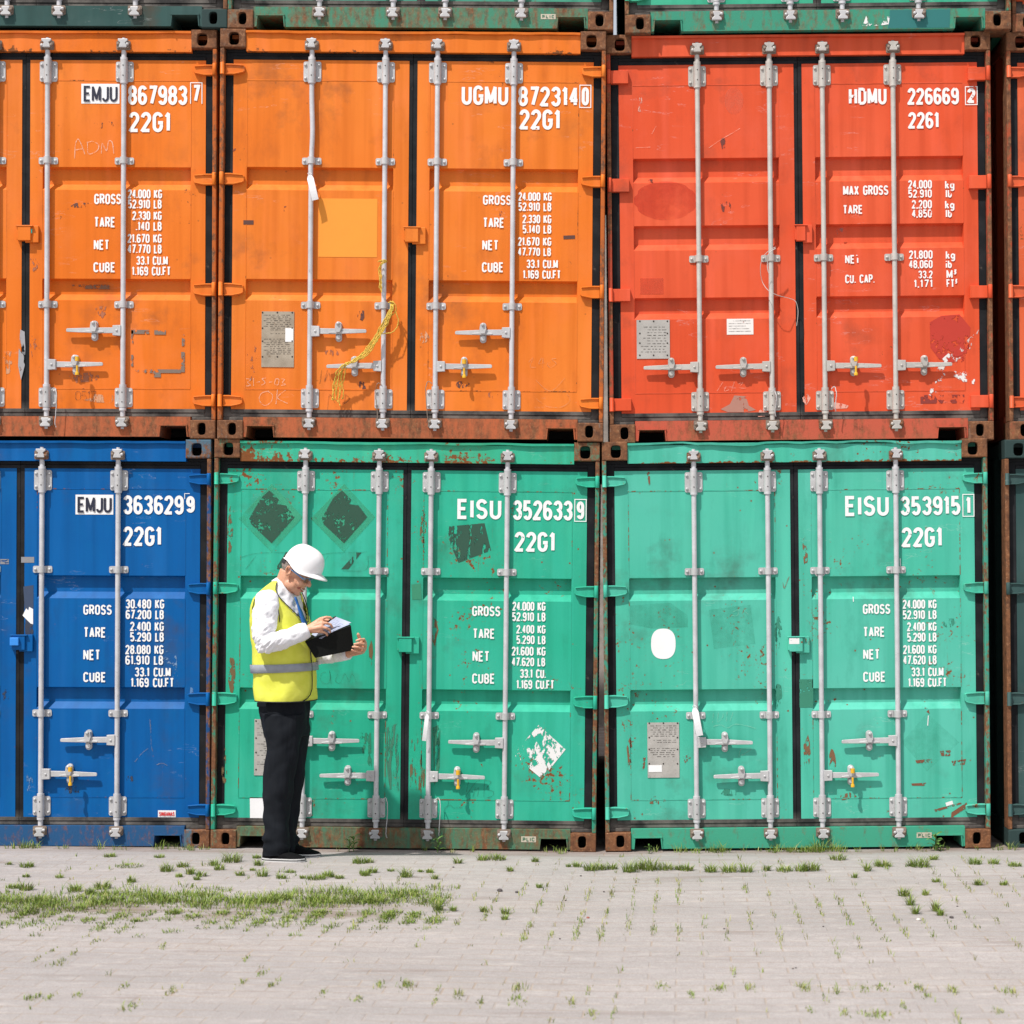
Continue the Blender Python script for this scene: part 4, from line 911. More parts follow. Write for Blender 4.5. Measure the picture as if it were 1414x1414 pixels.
scuffs('g3', ((.20, .10, .045, 1), (.03, .24, .16, 1), (.30, .55, .45, 1)), ((1, 1112, 760, 10, 60, 0), (0, 1075, 870, 12, 60, 1), (0, 1075, 960, 12, 50, 1), (1, 1115, 1040, 12, 70, 0), (0, 870, 1040, 12, 50, 0), (0, 905, 1105, 40, 14, 0), (0, 1010, 1095, 40, 14, 1), (1, 1170, 1100, 30, 12, 0), (0, 1010, 760, 70, 50, 2), (0, 910, 720, 60, 60, 2), (1, 1290, 780, 50, 24, 2), (1, 1310, 860, 20, 20, 1), (1, 1150, 1050, 12, 50, 0)))
scuffs('bl', ((.03, .04, .07, 1), (.004, .035, .13, 1), (.10, .22, .42, 1)), ((1, 40, 870, 14, 60, 0), (1, 180, 1075, 20, 12, 0), (1, 100, 1090, 26, 14, 0), (1, 200, 1050, 50, 26, 1), (1, 40, 1080, 12, 70, 2), (0, 8, 960, 16, 18, 0), (1, 100, 765, 60, 26, 1), (1, 265, 960, 8, 26, 2)))
# ---------------------------------------------------------------- small things hanging on the doors
def P(x, y, t=0.0):
    """photo pixel -> point t metres in front of the stack face"""
    k = (DIST - t) / FPX
    return Vector(((x - PX0) * k, -t, CAMH + (PY0 - y) * k))
def tag_strip(key, pts, label, t=.02):
    a = thing('paper_tag', label, 'tag', P(*pts[0], t)); a0 = a.location.copy(); mb = MB()
    rings = [[P(x - 0, y, t + .006 * math.sin(k)) - a0 for k, (x, y) in enumerate(pts)]]
    return a, a0
def add_tag(l, x0, y0, x1, y1, wd, label):
    o = P(x0, y0, .03); a = thing('paper_tag', label, 'tag', o); mb = MB(); n = 8; A = []; B = []
    d = (Vector((x1, y1)) - Vector((x0, y0))); pn = Vector((-d.y, d.x)).normalized() * wd / 2
    for i in range(n + 1):
        f = i / n; c = Vector((x0, y0)) + d * f; w_ = pn * (1 if f > .12 else .55 + f * 3.7)
        dep = .03 + .010 * math.sin(f * 3.0)
        A.append(P(c.x - w_.x, c.y - w_.y, dep) - o); B.append(P(c.x + w_.x, c.y + w_.y, dep + .003) - o)
    vs = A + B; vs2 = [v + Vector((0, .0012, 0)) for v in vs]
    mb.loft([[A[i], B[i], B[i] + Vector((0, .0012, 0)), A[i] + Vector((0, .0012, 0))] for i in range(n + 1)], True, 0, False)
    mb.build('tag_strip', M['paper'], a)
    mb = MB(); q = P(x0, y0, .03) - o
    mb.tube([q + Vector((0, 0, -.006)), q + Vector((-.012, -.004, .012)), q + Vector((-.004, .02, .02)), q + Vector((.012, .0, .012)), q + Vector((.002, -.002, -.004))], .0014, 6)
    mb.build('string', M['paper'], a)
add_tag(0, 427.5, 242, 435.5, 276, 9, 'white paper tag hanging from a bent rod of the orange container')
add_tag(0, 590, 986, 585.5, 1023, 5.5, 'narrow white tag on the green container, low beside the yellow bolt seal')
add_tag(0, 959, 978, 966.5, 1016, 9, 'white paper tag tied to the pale green container above a grey data plate')
M['rope'] = plain('yellow_twine', (.62, .42, .06, 1), .75, .3, 90, .4)
def strand(mb, pts, r, seed, amp=.004, n=7):
    rnd = random.Random(seed); Q = []
    V = [P(*p) for p in pts]
    for i in range(len(V) - 1):
        p0, p1, p2, p3 = V[max(i - 1, 0)], V[i], V[i + 1], V[min(i + 2, len(V) - 1)]
        for q in range(n):
            f = q / n
            c = .5 * ((2 * p1) + (p2 - p0) * f + (2 * p0 - 5 * p1 + 4 * p2 - p3) * f * f + (3 * p1 - p0 - 3 * p2 + p3) * f ** 3)
            Q.append(c + Vector([rnd.uniform(-amp, amp) for _ in range(3)]))
    Q.append(V[-1]); mb.tube([q for q in Q], r, 6)
rp = thing('rope', 'frayed yellow twine slung from a rod of the orange container over its door handle', 'rope', (0, 0, 0))
mb = MB()
for k in range(7):
    o = (k - 3) * 1.3; j = random.Random(k)
    strand(mb, [(541 + j.uniform(-2, 2), 416, .03), (540 + o * .6, 428, .045), (531 + o, 447, .05), (519 + o, 468, .05), (504 + o * 1.2, 488, .055), (488 + o, 499, .06), (477 + o * .7, 503, .066), (470 + o * 1.2 - (2 if k % 2 else -2), 512 + j.uniform(-1, 2), .05), (467 + o * 1.7, 530, .03), (465 + o * 1.8 - (2 if k % 2 else -2), 545 + j.uniform(-3, 8), .02), (466 + o * 1.6, 553 + j.uniform(-6, 8), .02)], .0034, k)
strand(mb, [(536, 418, .03), (543, 417, .045), (547, 424, .04), (545, 432, .03), (538, 436, .045), (536, 430, .05)], .0032, 20, .002)
strand(mb, [(546, 430, .03), (550, 442, .03), (548, 452, .03), (541, 459, .04), (525, 461, .045)], .0032, 21, .002)
mb.build('bundle', M['rope'], rp); mb = MB()
for k in range(3):
    strand(mb, [(522 + k * 3, 361, .03), (530, 359 + k, .045), (534, 361, .03), (527, 363 + k, .05), (523 + k * 1.6, 372, .03), (524 + k * 1.4, 385, .03), (523.5 + k * 1.5, 398 + 3 * k, .03)], .003, 30 + k, .003)
mb.build('knot', M['rope'], rp)
cb = thing('cable', 'thin white cable looped over a rod and across the red orange doors', 'cable', (0, 0, 0)); mb = MB()
strand(mb, [(1071, 341, .035), (1062, 346, .04), (1053, 356, .03), (1050, 372, .01), (1053, 390, -.02), (1062, 402, .02), (1075, 408, .02), (1090, 412, -.02), (1099, 417, -.025), (1102, 432, -.025), (1100, 450, -.025)], .0019, 1, .0006)
strand(mb, [(1071, 343, .035), (1063, 349, .04), (1060, 362, .02), (1060, 372, .02), (1063, 380, .02)], .0028, 2, .0006); mb.build('loop', plain('dusty_white_cable', (.50, .46, .43, 1), .6), cb)
for key, x, y, lab in (('o1', 106.5, 502, 'yellow bolt seal on the leftmost orange container'), ('o2', 641, 506, 'yellow bolt seal on the orange container with the yellow twine'), ('re', 1182, 502.5, 'yellow bolt seal on the red orange container'),
                       ('bl', 97, 1069, 'yellow bolt seal on the blue container'), ('g2', 632.5, 1073.5, 'yellow bolt seal on the green container behind the man'), ('g3', 1177.5, 1071, 'yellow bolt seal on the pale green container at right')):
    o = P(x, y, .025); b = thing('bolt_seal', lab, 'seal', o, group='yellow bolt seals on the door handles')
    mb = MB(); rr = lambda r, z0, z1, r1=None: mb.tube([(0, 0, z0), (0, 0, (z0 + z1) / 2), (0, 0, z1)], [r, r, r1 or r], 10)
    rr(.0135, .016, .044); mb.build('seal_head', M['yellow'], b)
    mb = MB(); rr(.007, -.058, -.012); rr(.0125, -.072, -.052, .009); mb.build('seal_pin', M['yellow'], b)
# short chains and wires by the lower brackets
for k, (x, y0, y1) in enumerate(((525, 530, 583), (594, 528, 584), (530, 1103, 1157), (603, 1103, 1157), (1067, 540, 575), (1150, 535, 568), (73, 537, 590))):
    o = thing('seal_wire', ('rusty wire hanging past the bottom bracket of an orange door, beside the yellow twine', 'rusty wire loop on the rod left of the yellow seal with UGMU above', 'thin wire hanging on the green door rod right of the man', 'thin wire beside the green door rod with the narrow white tag', 'loose wire on the lower bracket of the second cream rod', 'loose wire on the lower bracket of the third cream rod', 'loose wire on the lowest bracket of the left orange door')[k], 'wire', (0, 0, 0))
    mb = MB(); a = -6 if k in (0, 1) else 5
    strand(mb, [(x - a * .4, y0 + 2, .02), (x + a * .5, y0 - 1, .0), (x + a, y0 + 8, .02), (x + a * .9, (y0 + y1) / 2, .02), (x + a * .6, y1 - 6, .02), (x + a * .9, y1, .015)], .0028, 50 + k, .0012)
    mb.build('wire_strand', M['keeper'] if k in (0, 1) else M['hard'], o)

# ---------------------------------------------------------------- grass and pebbles
rg = random.Random(11)
def ground_at(x, y):
    """photo pixel on the paving -> point"""
    z = .058
    for _ in range(4):
        d = FPX * (CAMH - z) / max(30, y - PY0); X = (x - PX0) / FPX * d; Y = d - DIST; z = zg(X, Y)
    return X, Y, z
GV, GF, GM = [], [], []
def blade(x, y, z, h, lean, ang, wd, mi):
    dx, dy = math.cos(ang), math.sin(ang); px, py = -dy * wd / 2, dx * wd / 2; o = len(GV)
    m = (x + dx * lean * .35, y + dy * lean * .35, z + h * .58); e = (x + dx * lean, y + dy * lean, z + h)
    GV.extend([(x - px, y - py, z - .004), (x + px, y + py, z - .004), (m[0] + px * .8, m[1] + py * .8, m[2]), (m[0] - px * .8, m[1] - py * .8, m[2]), e])
    GF.extend([(o, o + 1, o + 2, o + 3), (o + 3, o + 2, o + 4)]); GM.extend([mi, mi])
def tuft(x, y, rad, h, n, z=None, sx=1.0):
    for _ in range(n):
        a = rg.uniform(0, 6.283); r = rad * math.sqrt(rg.random()); bx, by = x + math.cos(a) * r * sx, y + math.sin(a) * r
        hh = h * rg.uniform(.45, 1.1) * (1 - .45 * r / rad)
        blade(bx, by, zg(bx, by), hh, hh * rg.uniform(.15, 1.5), a + rg.uniform(-1.4, 1.4), rg.uniform(.0026, .0050), rg.choice((0, 0, 0, 0, 1, 1, 1, 2, 2, 3)))
def row_tufts(lst):
    for x, y, wpx, hpx in lst:
        X, Y, Z = ground_at(x, y); k = (DIST + Y) / FPX
        if y < 1300: tuft(X, Y, max(.014, wpx * k / 2), hpx * k * 1.45, int(20 + wpx * 4.4), sx=1.0)
        else:                                            # sparse, dry, strung out along the joints
            for q in range(int(4 + wpx * 2.0)):
                bx = X + rg.gauss(0, wpx * k * .28); by = Y + rg.gauss(0, .035); hh = hpx * k * rg.uniform(.25, 1.05)
                blade(bx, by, zg(bx, by), hh, hh * rg.uniform(.2, 1.2), rg.uniform(0, 6.28), rg.uniform(.003, .0055), rg.choice((0, 0, 1, 1, 3, 3)))
JR = math.tan(R(2.7))
def joint(X, Y):
    """snap to the nearest paving joint that runs away from the camera"""
    c, s_ = math.cos(R(2.6)), math.sin(R(2.6)); q = X * c - Y * s_; q = round(q / .119) * .119
    return (q + Y * s_) / c
# the long strip at the left
for _ in range(950):
    x = rg.uniform(-40, 612); y0 = 1243 + 3 * math.sin(x * .02) + (4 if x < 120 else 0) - max(0, (x - 480) * .012)
    y = y0 + rg.gauss(0, 6.2)
    nz = mnoise.noise((x * .035, y * .16, 2)) + .5 * mnoise.noise((x * .09, y * .3, 7))
    if nz < -.06: continue
    X, Y, Z = ground_at(x, y); k = (DIST + Y) / FPX
    tuft(X, Y, rg.uniform(.03, .085), rg.uniform(5, 17) * (.9 + .7 * nz) * k, 20, sx=1.25)
for _ in range(520):                                    # ragged front edge of the strip
    x = rg.uniform(-40, 625); y = 1259 + abs(rg.gauss(0, 12)); X, Y, Z = ground_at(x, y); k = (DIST + Y) / FPX
    if mnoise.noise((x * .03, y * .1, 9)) < -.05: continue
    tuft(joint(X, Y), Y, rg.uniform(.02, .05), rg.uniform(5, 9) * k, 18, sx=1.3)
row_tufts([(797, 1197, 12, 8), (785, 1197, 7, 5), (815, 1202, 16, 12), (830, 1201, 14, 10), (845, 1200, 14, 9), (869, 1204, 17, 17), (884, 1200, 12, 12), (897, 1201, 26, 16), (919, 1201, 20, 10), (938, 1201, 14, 8), (948, 1202, 18, 9),
           (981, 1204, 16, 12), (1007, 1204, 20, 12), (1030, 1204, 18, 12), (1059, 1202, 10, 9), (1083, 1203, 22, 8), (1107, 1203, 16, 13), (1121, 1202, 20, 13), (1157, 1187, 20, 9), (1198, 1203, 8, 14), (1219, 1196, 24, 9), (1257, 1196, 8, 8), (1270, 1197, 24, 15), (1289, 1187, 12, 7),
           (1346, 1193, 18, 9), (1372, 1193, 14, 8), (1401, 1196, 18, 6), (1248, 1237, 14, 12), (1257, 1250, 8, 16), (1264, 1262, 8, 14), (1291, 1258, 8, 16), (1298, 1264, 7, 10), (1278, 1236, 9, 8), (1292, 1218, 9, 6), (1350, 1222, 12, 9), (1385, 1222, 10, 6), (1180, 1212, 8, 7),
           (37, 1197, 18, 8), (12, 1194, 8, 4), (36, 1211, 9, 5), (82, 1212, 11, 5), (20, 1226, 20, 6), (36, 1229, 18, 12), (104, 1231, 18, 11), (124, 1235, 12, 10), (142, 1227, 22, 11), (152, 1183, 18, 5), (180, 1196, 40, 3), (181, 1218, 12, 9), (220, 1184, 14, 5), (231, 1203, 18, 11),
           (253, 1197, 16, 7), (263, 1207, 12, 10), (278, 1210, 14, 8), (247, 1211, 10, 5), (272, 1215, 8, 7), (296, 1195, 14, 9), (303, 1201, 14, 7), (320, 1190, 26, 13), (332, 1209, 10, 8), (349, 1202, 8, 4), (357, 1195, 12, 8), (362, 1210, 14, 11), (354, 1185, 12, 5), (388, 1213, 14, 7), (400, 1205, 16, 4),
           (418, 1213, 8, 5), (436, 1214, 26, 7), (452, 1211, 20, 9), (469, 1213, 12, 6), (497, 1192, 20, 9), (510, 1191, 12, 6), (502, 1207, 12, 7), (515, 1205, 12, 8), (505, 1209, 14, 6), (540, 1203, 10, 4), (561, 1211, 16, 13), (581, 1204, 8, 4), (594, 1205, 10, 6), (600, 1214, 8, 8), (632, 1192, 11, 8), (665, 1188, 12, 9), (685, 1187, 26, 8), (704, 1203, 9, 7), (739, 1190, 9, 7),
           (745, 1226, 7, 7), (605, 1257, 12, 14), (626, 1258, 8, 8), (668, 1259, 8, 9), (698, 1262, 9, 11), (697, 1270, 7, 8), (716, 1367, 16, 12), (713, 1381, 22, 6), (790, 1385, 11, 9), (818, 1401, 14, 7), (912, 1362, 16, 5), (632, 1376, 14, 10), (664, 1383, 11, 6), (954, 1375, 8, 8), (993, 1365, 22, 6), (1034, 1365, 13, 9), (1110, 1365, 18, 11), (1154, 1369, 12, 10), (1193, 1366, 14, 6), (1215, 1364, 22, 5),
           (1270, 1366, 16, 9), (1280, 1378, 9, 8), (1315, 1370, 12, 11), (1394, 1371, 22, 9), (1165, 1399, 12, 8), (1210, 1402, 38, 7), (1249, 1390, 9, 6), (1381, 1398, 12, 6), (1119, 1395, 10, 5), (48, 1378, 20, 8), (180, 1391, 26, 7), (71, 1377, 8, 6), (107, 1374, 12, 5), (235, 1370, 18, 7), (171, 1364, 12, 5), (80, 1331, 18, 6), (52, 1324, 8, 5), (72, 1313, 9, 4), (224, 1308, 8, 6), (102, 1317, 6, 6), (132, 1300, 10, 5), (340, 1325, 8, 5), (377, 1360, 14, 7), (362, 1344, 12, 6), (332, 1358, 14, 4),
           (495, 1380, 16, 5), (525, 1361, 12, 9), (562, 1362, 26, 10), (605, 1366, 6, 6), (445, 1372, 12, 5), (600, 1382, 8, 4), (575, 1238, 8, 5)])
for _ in range(1500):                                    # thin grass in the joints
    x = rg.uniform(-10, 1424); y = rg.choice((rg.uniform(1190, 1300), rg.uniform(1215, 1300), rg.uniform(1180, 1410)))
    if y > 1310 and rg.random() < .6: continue
    if x < 560 and y > 1290 and rg.random() < .6: continue
    if mnoise.noise((x * .011, y * .05, 5)) + (.12 if x > 700 else -.05) < -.02: continue
    if rg.random() < .25: continue
    X, Y, Z = ground_at(x, y); X = joint(X, Y); L_ = rg.choice((.01, .015, .02, .03, .04, .06, .12))
    for q in range(int(3 + L_ * 60)):
        yy = Y + rg.uniform(-L_, L_); xx = joint(X, yy) + rg.gauss(0, .009); hh = rg.uniform(.006, .040) * rg.uniform(.5, 1)
        blade(xx, yy, zg(xx, yy), hh, hh * rg.uniform(.2, 1.0), rg.uniform(0, 6.28), rg.uniform(.003, .005), rg.choice((0, 1, 1, 2, 3, 3)))
for _ in range(120):                                    # along the foot of the containers
    x = rg.choice((rg.uniform(10, 290), rg.uniform(460, 800), rg.uniform(900, 1350), rg.uniform(930, 1180), rg.uniform(1100, 1150))); X = (x - PX0) / SCALE; Y = rg.uniform(-.10, -.0)
    if x > 900 or rg.random() < .45: tuft(X, Y, rg.uniform(.010, .03), rg.uniform(.025, .085), int(rg.uniform(6, 14)))
for x, h in ((1000, .10), (1072, .09), (1126, .15), (1132, .12), (1145, .10), (1155, .09), (985, .08), (1375, .05), (1395, .09), (1297, .06), (52, .07), (38, .10), (90, .04), (258, .06), (222, .08), (1092, .06)):
    tuft((x - PX0) / SCALE, -.05, .035, h, 26)
me = bpy.data.meshes.new('grass'); me.from_pydata(GV, [], GF)
for i, c in enumerate(((.16, .235, .035, 1), (.22, .29, .055, 1), (.105, .175, .03, 1), (.33, .32, .12, 1))):
    s = NT('grass_blade'); s.bsdf(s.mix(s.noise(7, 3), tuple(q * .8 for q in c[:3]) + (1,), tuple(q * 1.2 for q in c[:3]) + (1,)), .55, spec=.3); 
    s.t.nodes['Principled BSDF'].inputs['Subsurface Weight'].default_value = 0
    me.materials.append(s.mat)
me.polygons.foreach_set('material_index', GM); me.update()
tag(put('grass', me), 'short green grass growing in the paving joints and in one long strip at left', 'grass', kind='stuff')
def weed(x, y, h, n, label):
    o = P(x, y, .07); o.z = zg(o.x, o.y); t = thing('weed_plant', label, 'weed', o); r = random.Random(int(x))
    lm = plain('weed_leaf', (.10, .20, .035, 1), .5, .3, 30); st = MB(); st.tube([(0, 0, -.005), (.004, 0, h * .5), (.0, 0, h * .9)], [.003, .0025, .0015], 6); st.build('stem', lm, t)
    lf = MB()
    for k in range(n):
        a = k * 2.4 + r.uniform(-.3, .3); z = h * (.12 + .8 * k / n); L_ = h * r.uniform(.35, .6); w_ = L_ * .16; dx, dy = math.cos(a), math.sin(a); pts = []
        for f, ww, up in ((0, .25, 0), (.35, 1, .25), (.7, .8, .35), (1, .05, .2)):
            c = Vector((dx * L_ * f, dy * L_ * f, z + up * L_)); q = Vector((-dy, dx, .15)) * w_ * ww; pts.append((c - q, c + q))
        lf.loft([[a_, b_, b_ + Vector((0, 0, -.001)), a_ + Vector((0, 0, -.001))] for a_, b_ in pts], True, 0, True)
    lf.build('leaf_cluster', lm, t)
weed(482, 1172, .085, 8, 'small leafy weed at the foot of the green container right of the man')
weed(604, 1172, .10, 9, 'leafy weed below the rod beside the yellow seal on the green container')
weed(1292, 1166, .13, 10, 'leafy weed growing in the right fork pocket of the pale green container')
weed(488, 1164, .11, 9, 'taller thin weed against the rusty sill right of the man')
weed(896, 1178, .06, 7, 'low weed at the left fork pocket of the pale green container')
pm = plain('pebble_stone', (.07, .06, .06, 1), .8, .35, 40); pr = plain('red_brick_chip', (.30, .09, .06, 1), .8, .3, 40); pw = plain('pale_chip', (.62, .58, .54, 1), .8, .2, 40)
peb = [(690, 1231, 8, pm, 'larger of two dark pebbles in the middle of the paving'), (714, 1233, 5.5, pm, 'smaller of two dark pebbles in the middle of the paving'), (812, 1268, 4.5, pr, 'small red brick chip lying on the paving'), (1268, 1271, 6, pw, 'pale stone chip beside the grassy joint at right'), (1314, 1268, 6, pm, 'dark pebble right of the pale stone chip')]
dl = 'tiny dark pebble lying on the paving'
peb += [(x, y, 3, pm, dl) for x, y in ((802, 1210), (781, 1244), (834, 1232), (773, 1297), (1000, 1283), (1137, 1280), (1095, 1338), (1099, 1337), (1230, 1299), (1322, 1252), (118, 1275), (133, 1275), (273, 1279), (1186, 1307), (626, 1198))]
for i, (x, y, sz, mt, lab) in enumerate(peb):
    X, Y, Z = ground_at(x, y); k = (DIST + Y) / FPX; r = sz * k / 2; mb = MB(); mb.ell((0, 0, 0), (r, r * .9, r * .62), n=12, m=8)
    mb.v = [tuple(c * (1 + .28 * mnoise.noise(Vector(v) / r * .9 + Vector((i * 3, 0, 0)))) for c in v) for v in mb.v]
    o = mb.build('pebble', mt, None, (X, Y, Z + r * .42)); tag(o, lab, 'pebble', 'pebbles lying on the paving')
# ---------------------------------------------------------------- the man
TC = .72
root = thing('person', 'man in white hard hat and yellow safety vest reading an open black folder', 'person')
root.location = (P(392, 1186, TC).x, -TC, zg(P(392, 1186, TC).x, -TC))
OFF = tuple(-c for c in root.location)
def wear(mb, name, mats, parent=root, **k):
    o = mb.build(name, mats, parent, OFF if parent is root else (0, 0, 0), **k); return o
def wear_r(mb, name, mats, voxel, parent=root, **k):
    o = remeshed(mb, name, mats, voxel, parent, **k); o.location = OFF if parent is root else (0, 0, 0); return o
s = NT('skin'); c_ = s.mix(s.rng(s.noise(26, 4, .6), .35, .68), (.56, .27, .165, 1), (.65, .36, .24, 1))
M['skin'] = s.bsdf(c_, .48, normal=s.bump(s.noise(160, 3, .6), .12, .001)); s.t.nodes['Principled BSDF'].inputs['Subsurface Weight'].default_value = .06
s.t.nodes['Principled BSDF'].inputs['Subsurface Radius'].default_value = (.012, .004, .002)
s = NT('white_shirt_cotton'); M['shirt'] = s.bsdf((.80, .80, .84, 1), .75, normal=s.bump(s.math('ADD', s.math('MULTIPLY', s.noise(22, 5, .55, dist=.6), 1.0), s.math('MULTIPLY', s.noise(7, 3, .5), .8)), .55, .006), spec=.25)
s = NT('hi_vis_fabric'); c_ = s.mix(s.rng(s.noise(14, 4, .6), .3, .7), (.66, .68, .070, 1), (.74, .75, .115, 1))
M['vest'] = s.bsdf(c_, .7, normal=s.bump(s.math('ADD', s.noise(9, 4, .55, dist=.8), s.math('MULTIPLY', s.noise(300, 2, .5), .04)), .5, .007), spec=.25)
s = NT('black_trouser_cloth'); M['trouser'] = s.bsdf(s.mix(s.noise(8, 4, .6), (.005, .0065, .0095, 1), (.0105, .013, .018, 1)), .8, normal=s.bump(s.noise(1, 5, .55, s.mapping((18, 18, 3)), dist=.5), .6, .008), spec=.16)
M['pipe'] = plain('black_binding', (.012, .012, .013, 1), .7)
M['band'] = plain('grey_reflective_tape', (.27, .29, .33, 1), .38, .12, 30, .1)
M['hat'] = plain('white_hat_plastic', (.84, .84, .86, 1), .28, .01, 8, .02, spec=.5)
M['hair'] = plain('grey_hair', (.23, .19, .17, 1), .8, .5, 120, .8, 160)
M['shoe'] = plain('black_canvas', (.006, .006, .007, 1), .9, .3, 60, .3, spec=.1)
M['sole'] = plain('white_rubber', (.60, .60, .60, 1), .7, .08)
M['tie'] = plain('blue_tie_silk', (.014, .105, .36, 1), .45, .1, 40)
M['cover'] = plain('black_vinyl_cover', (.004, .0045, .004, 1), .5, .2, 30, .2, spec=.12)
PSI = R(18); FV = Vector((math.cos(PSI), -math.sin(PSI), 0)); LV = Vector((math.sin(PSI), math.cos(PSI), 0))
ROWS = [(800, 381, 401, .062), (805, 375, 405, .10), (810, 369, 408.5, .135), (817, 362, 412, .168), (826, 354, 415, .187), (840, 349, 420, .192), (855, 348, 425.5, .190), (872, 348.5, 430.5, .186), (890, 349.2, 433, .182),
        (905, 349.6, 434.2, .180), (923, 350.2, 435.6, .180), (945, 353, 436, .182), (960, 354.6, 435.2, .184), (967, 356.2, 434, .184)]
def trow(y):
    for a, b in zip(ROWS, ROWS[1:]):
        if y <= b[0]:
            f = (y - a[0]) / (b[0] - a[0]); return [a[i] + (b[i] - a[i]) * f for i in range(4)]
    return ROWS[-1]
def half_depth(hx, b):
    lo, hi = .01, hx / math.cos(PSI); e = 2 / 2.35
    pts = [(abs(math.cos(t)) ** e, abs(math.sin(t)) ** e) for t in [math.pi / 2 * i / 24 for i in range(25)]]
    for _ in range(18):
        a = (lo + hi) / 2; m = max(a * math.cos(PSI) * c + b * math.sin(PSI) * s_ for c, s_ in pts)
        lo, hi = (a, hi) if m < hx else (lo, a)
    return (lo + hi) / 2
def tring(y, grow=0.0, N=56, tilt=0.0):
    out = []
    for i in range(N):
        th = 2 * math.pi * i / N; c, s_ = math.cos(th), math.sin(th)
        yy = y + tilt * c; _, xb, xf, b = trow(max(800, min(967, yy)))
        k = (DIST - TC) / FPX; hx = (xf - xb) / 2 * k; a = half_depth(hx, b)
        ctr = P((xb + xf) / 2, yy, TC); e = 2 / 2.35
        cc = math.copysign(abs(c) ** e, c); ss = math.copysign(abs(s_) ** e, s_)
        out.append(ctr + FV * (a + grow) * cc + LV * (b + grow) * ss)
    return out
def on_vest(x, y, off=.004, near=True):
    r = tring(y, .006 + off, 240); X = P(x, y, TC + .15).x; best = None
    for i, p in enumerate(r):
        s_ = math.sin(2 * math.pi * i / 240)
        if (s_ < .03) == near:
            d = abs(p.x - X)
            if best is None or d < best[0]: best = (d, p)
    return best[1]
# body: one surface from crown to ankle, hands with five fingers
HP, HY = R(30), R(12)
RZ = Matrix.Rotation(-HY, 3, 'Z')
HF, HS, HU = RZ @ Vector((math.cos(HP), 0, -math.sin(HP))), RZ @ Vector((0, 1, 0)), RZ @ Vector((math.sin(HP), 0, math.cos(HP)))
HM = Matrix((HF, HS, HU)).transposed(); HC = P(405.7, 790, .74)
def H(f, s_, u): return HC + HF * f + HS * s_ + HU * u
mb = MB()
E = lambda f, s_, u, rf, rs, ru: mb.ell(H(f, s_, u), (rf, rs, ru), HM)
E(.004, 0, .045, .092, .076, .086); E(.040, 0, .040, .060, .066, .062); E(.052, 0, -.025, .048, .060, .066); E(.030, 0, -.050, .050, .058, .045)
E(.052, 0, -.074, .046, .047, .036); E(.080, 0, -.096, .020, .026, .018); E(.084, 0, -.030, .024, .046, .030)
for q in (-1, 1):
    E(.074, q * .036, -.028, .028, .022, .026); E(.030, q * .050, -.068, .036, .016, .026)
    E(-.004, q * .074, .004, .016, .007, .029)
    mb.tube([H(.008, q * .080, .010), H(.008, q * .084, .026), H(-.004, q * .088, .036), H(-.018, q * .089, .028), H(-.020, q * .088, .010), H(-.012, q * .084, -.010), H(-.002, q * .081, -.022), H(.006, q * .078, -.020)], [.004, .005, .0058, .006, .0056, .0054, .0078, .005], 8)
    mb.tube([H(.010, q * .078, .008), H(.010, q * .080, .0), H(.008, q * .078, -.010)], .0055, 8)
    E(.114, q * .012, -.022, .013, .009, .009)
mb.tube([H(.096, 0, .016), H(.112, 0, -.004), H(.124, 0, -.018)], [.008, .011, .013], 10); E(.122, 0, -.021, .013, .013, .011)
E(.092, 0, .032, .014, .052, .012); E(.094, 0, -.052, .013, .028, .008); E(.093, 0, -.072, .012, .024, .008); E(.084, 0, -.082, .014, .026, .012)
mb.tube([H(-.022, 0, -.01), P(392, 812, .73), P(389, 832, .72)], [.060, .060, .066], 18)
rings = []
for y in (806, 818, 840, 872, 905, 945, 958): rings.append(tring(y, -.045, 28))
mb.loft(rings, True)
ARM_N = [P(369, 829, .885), P(367, 850, .915), P(363, 880, .945), P(370, 889, .955), P(397, 881, .945), P(424, 869.5, .915)]
ARM_F = [P(398, 829, .555), P(404, 855, .53), P(412, 893, .54), P(432, 906, .58), P(458, 906, .66), P(482, 902.5, .735)]
mb.tube(ARM_N, [.048, .048, .043, .043, .038, .027], 16); mb.tube(ARM_F, [.046, .046, .042, .042, .036, .026], 16)
mb.ell(ARM_N[0], (.055, .055, .055)); mb.ell(ARM_F[0], (.055, .055, .055))
LEG_N = [P(388, 975, .80), P(388, 1075, .80), P(380, 1172, .80)]; LEG_F = [P(402, 975, .63), P(402, 1075, .62), P(398, 1168, .61)]
for L_ in (LEG_N, LEG_F): mb.tube(L_, [.055, .050, .038], 14)
def hand(wrist, kn, fingers, thumb, rf=.0082):
    for k in kn: mb.tube([wrist, (wrist + k) / 2, k], [.022, .017, .0125], 10)
    for i in range(len(kn) - 1): mb.tube([kn[i], kn[i + 1]], .0125, 8)
    for k, f in zip(kn, fingers):
        pts = [k] + f; mb.tube(pts, [.0110] + [rf * 1.02, rf * .92, rf * .8][:len(f)], 10)
        for p, r in zip(pts, [.0112, rf * 1.05, rf * .94, rf * .82]): mb.ell(p, (r, r, r), n=10, m=8)
    mb.tube(thumb, [.017, .0130, .0112, .0100][:len(thumb)], 10); mb.ell(thumb[-1], (.0083,) * 3, n=10, m=8)
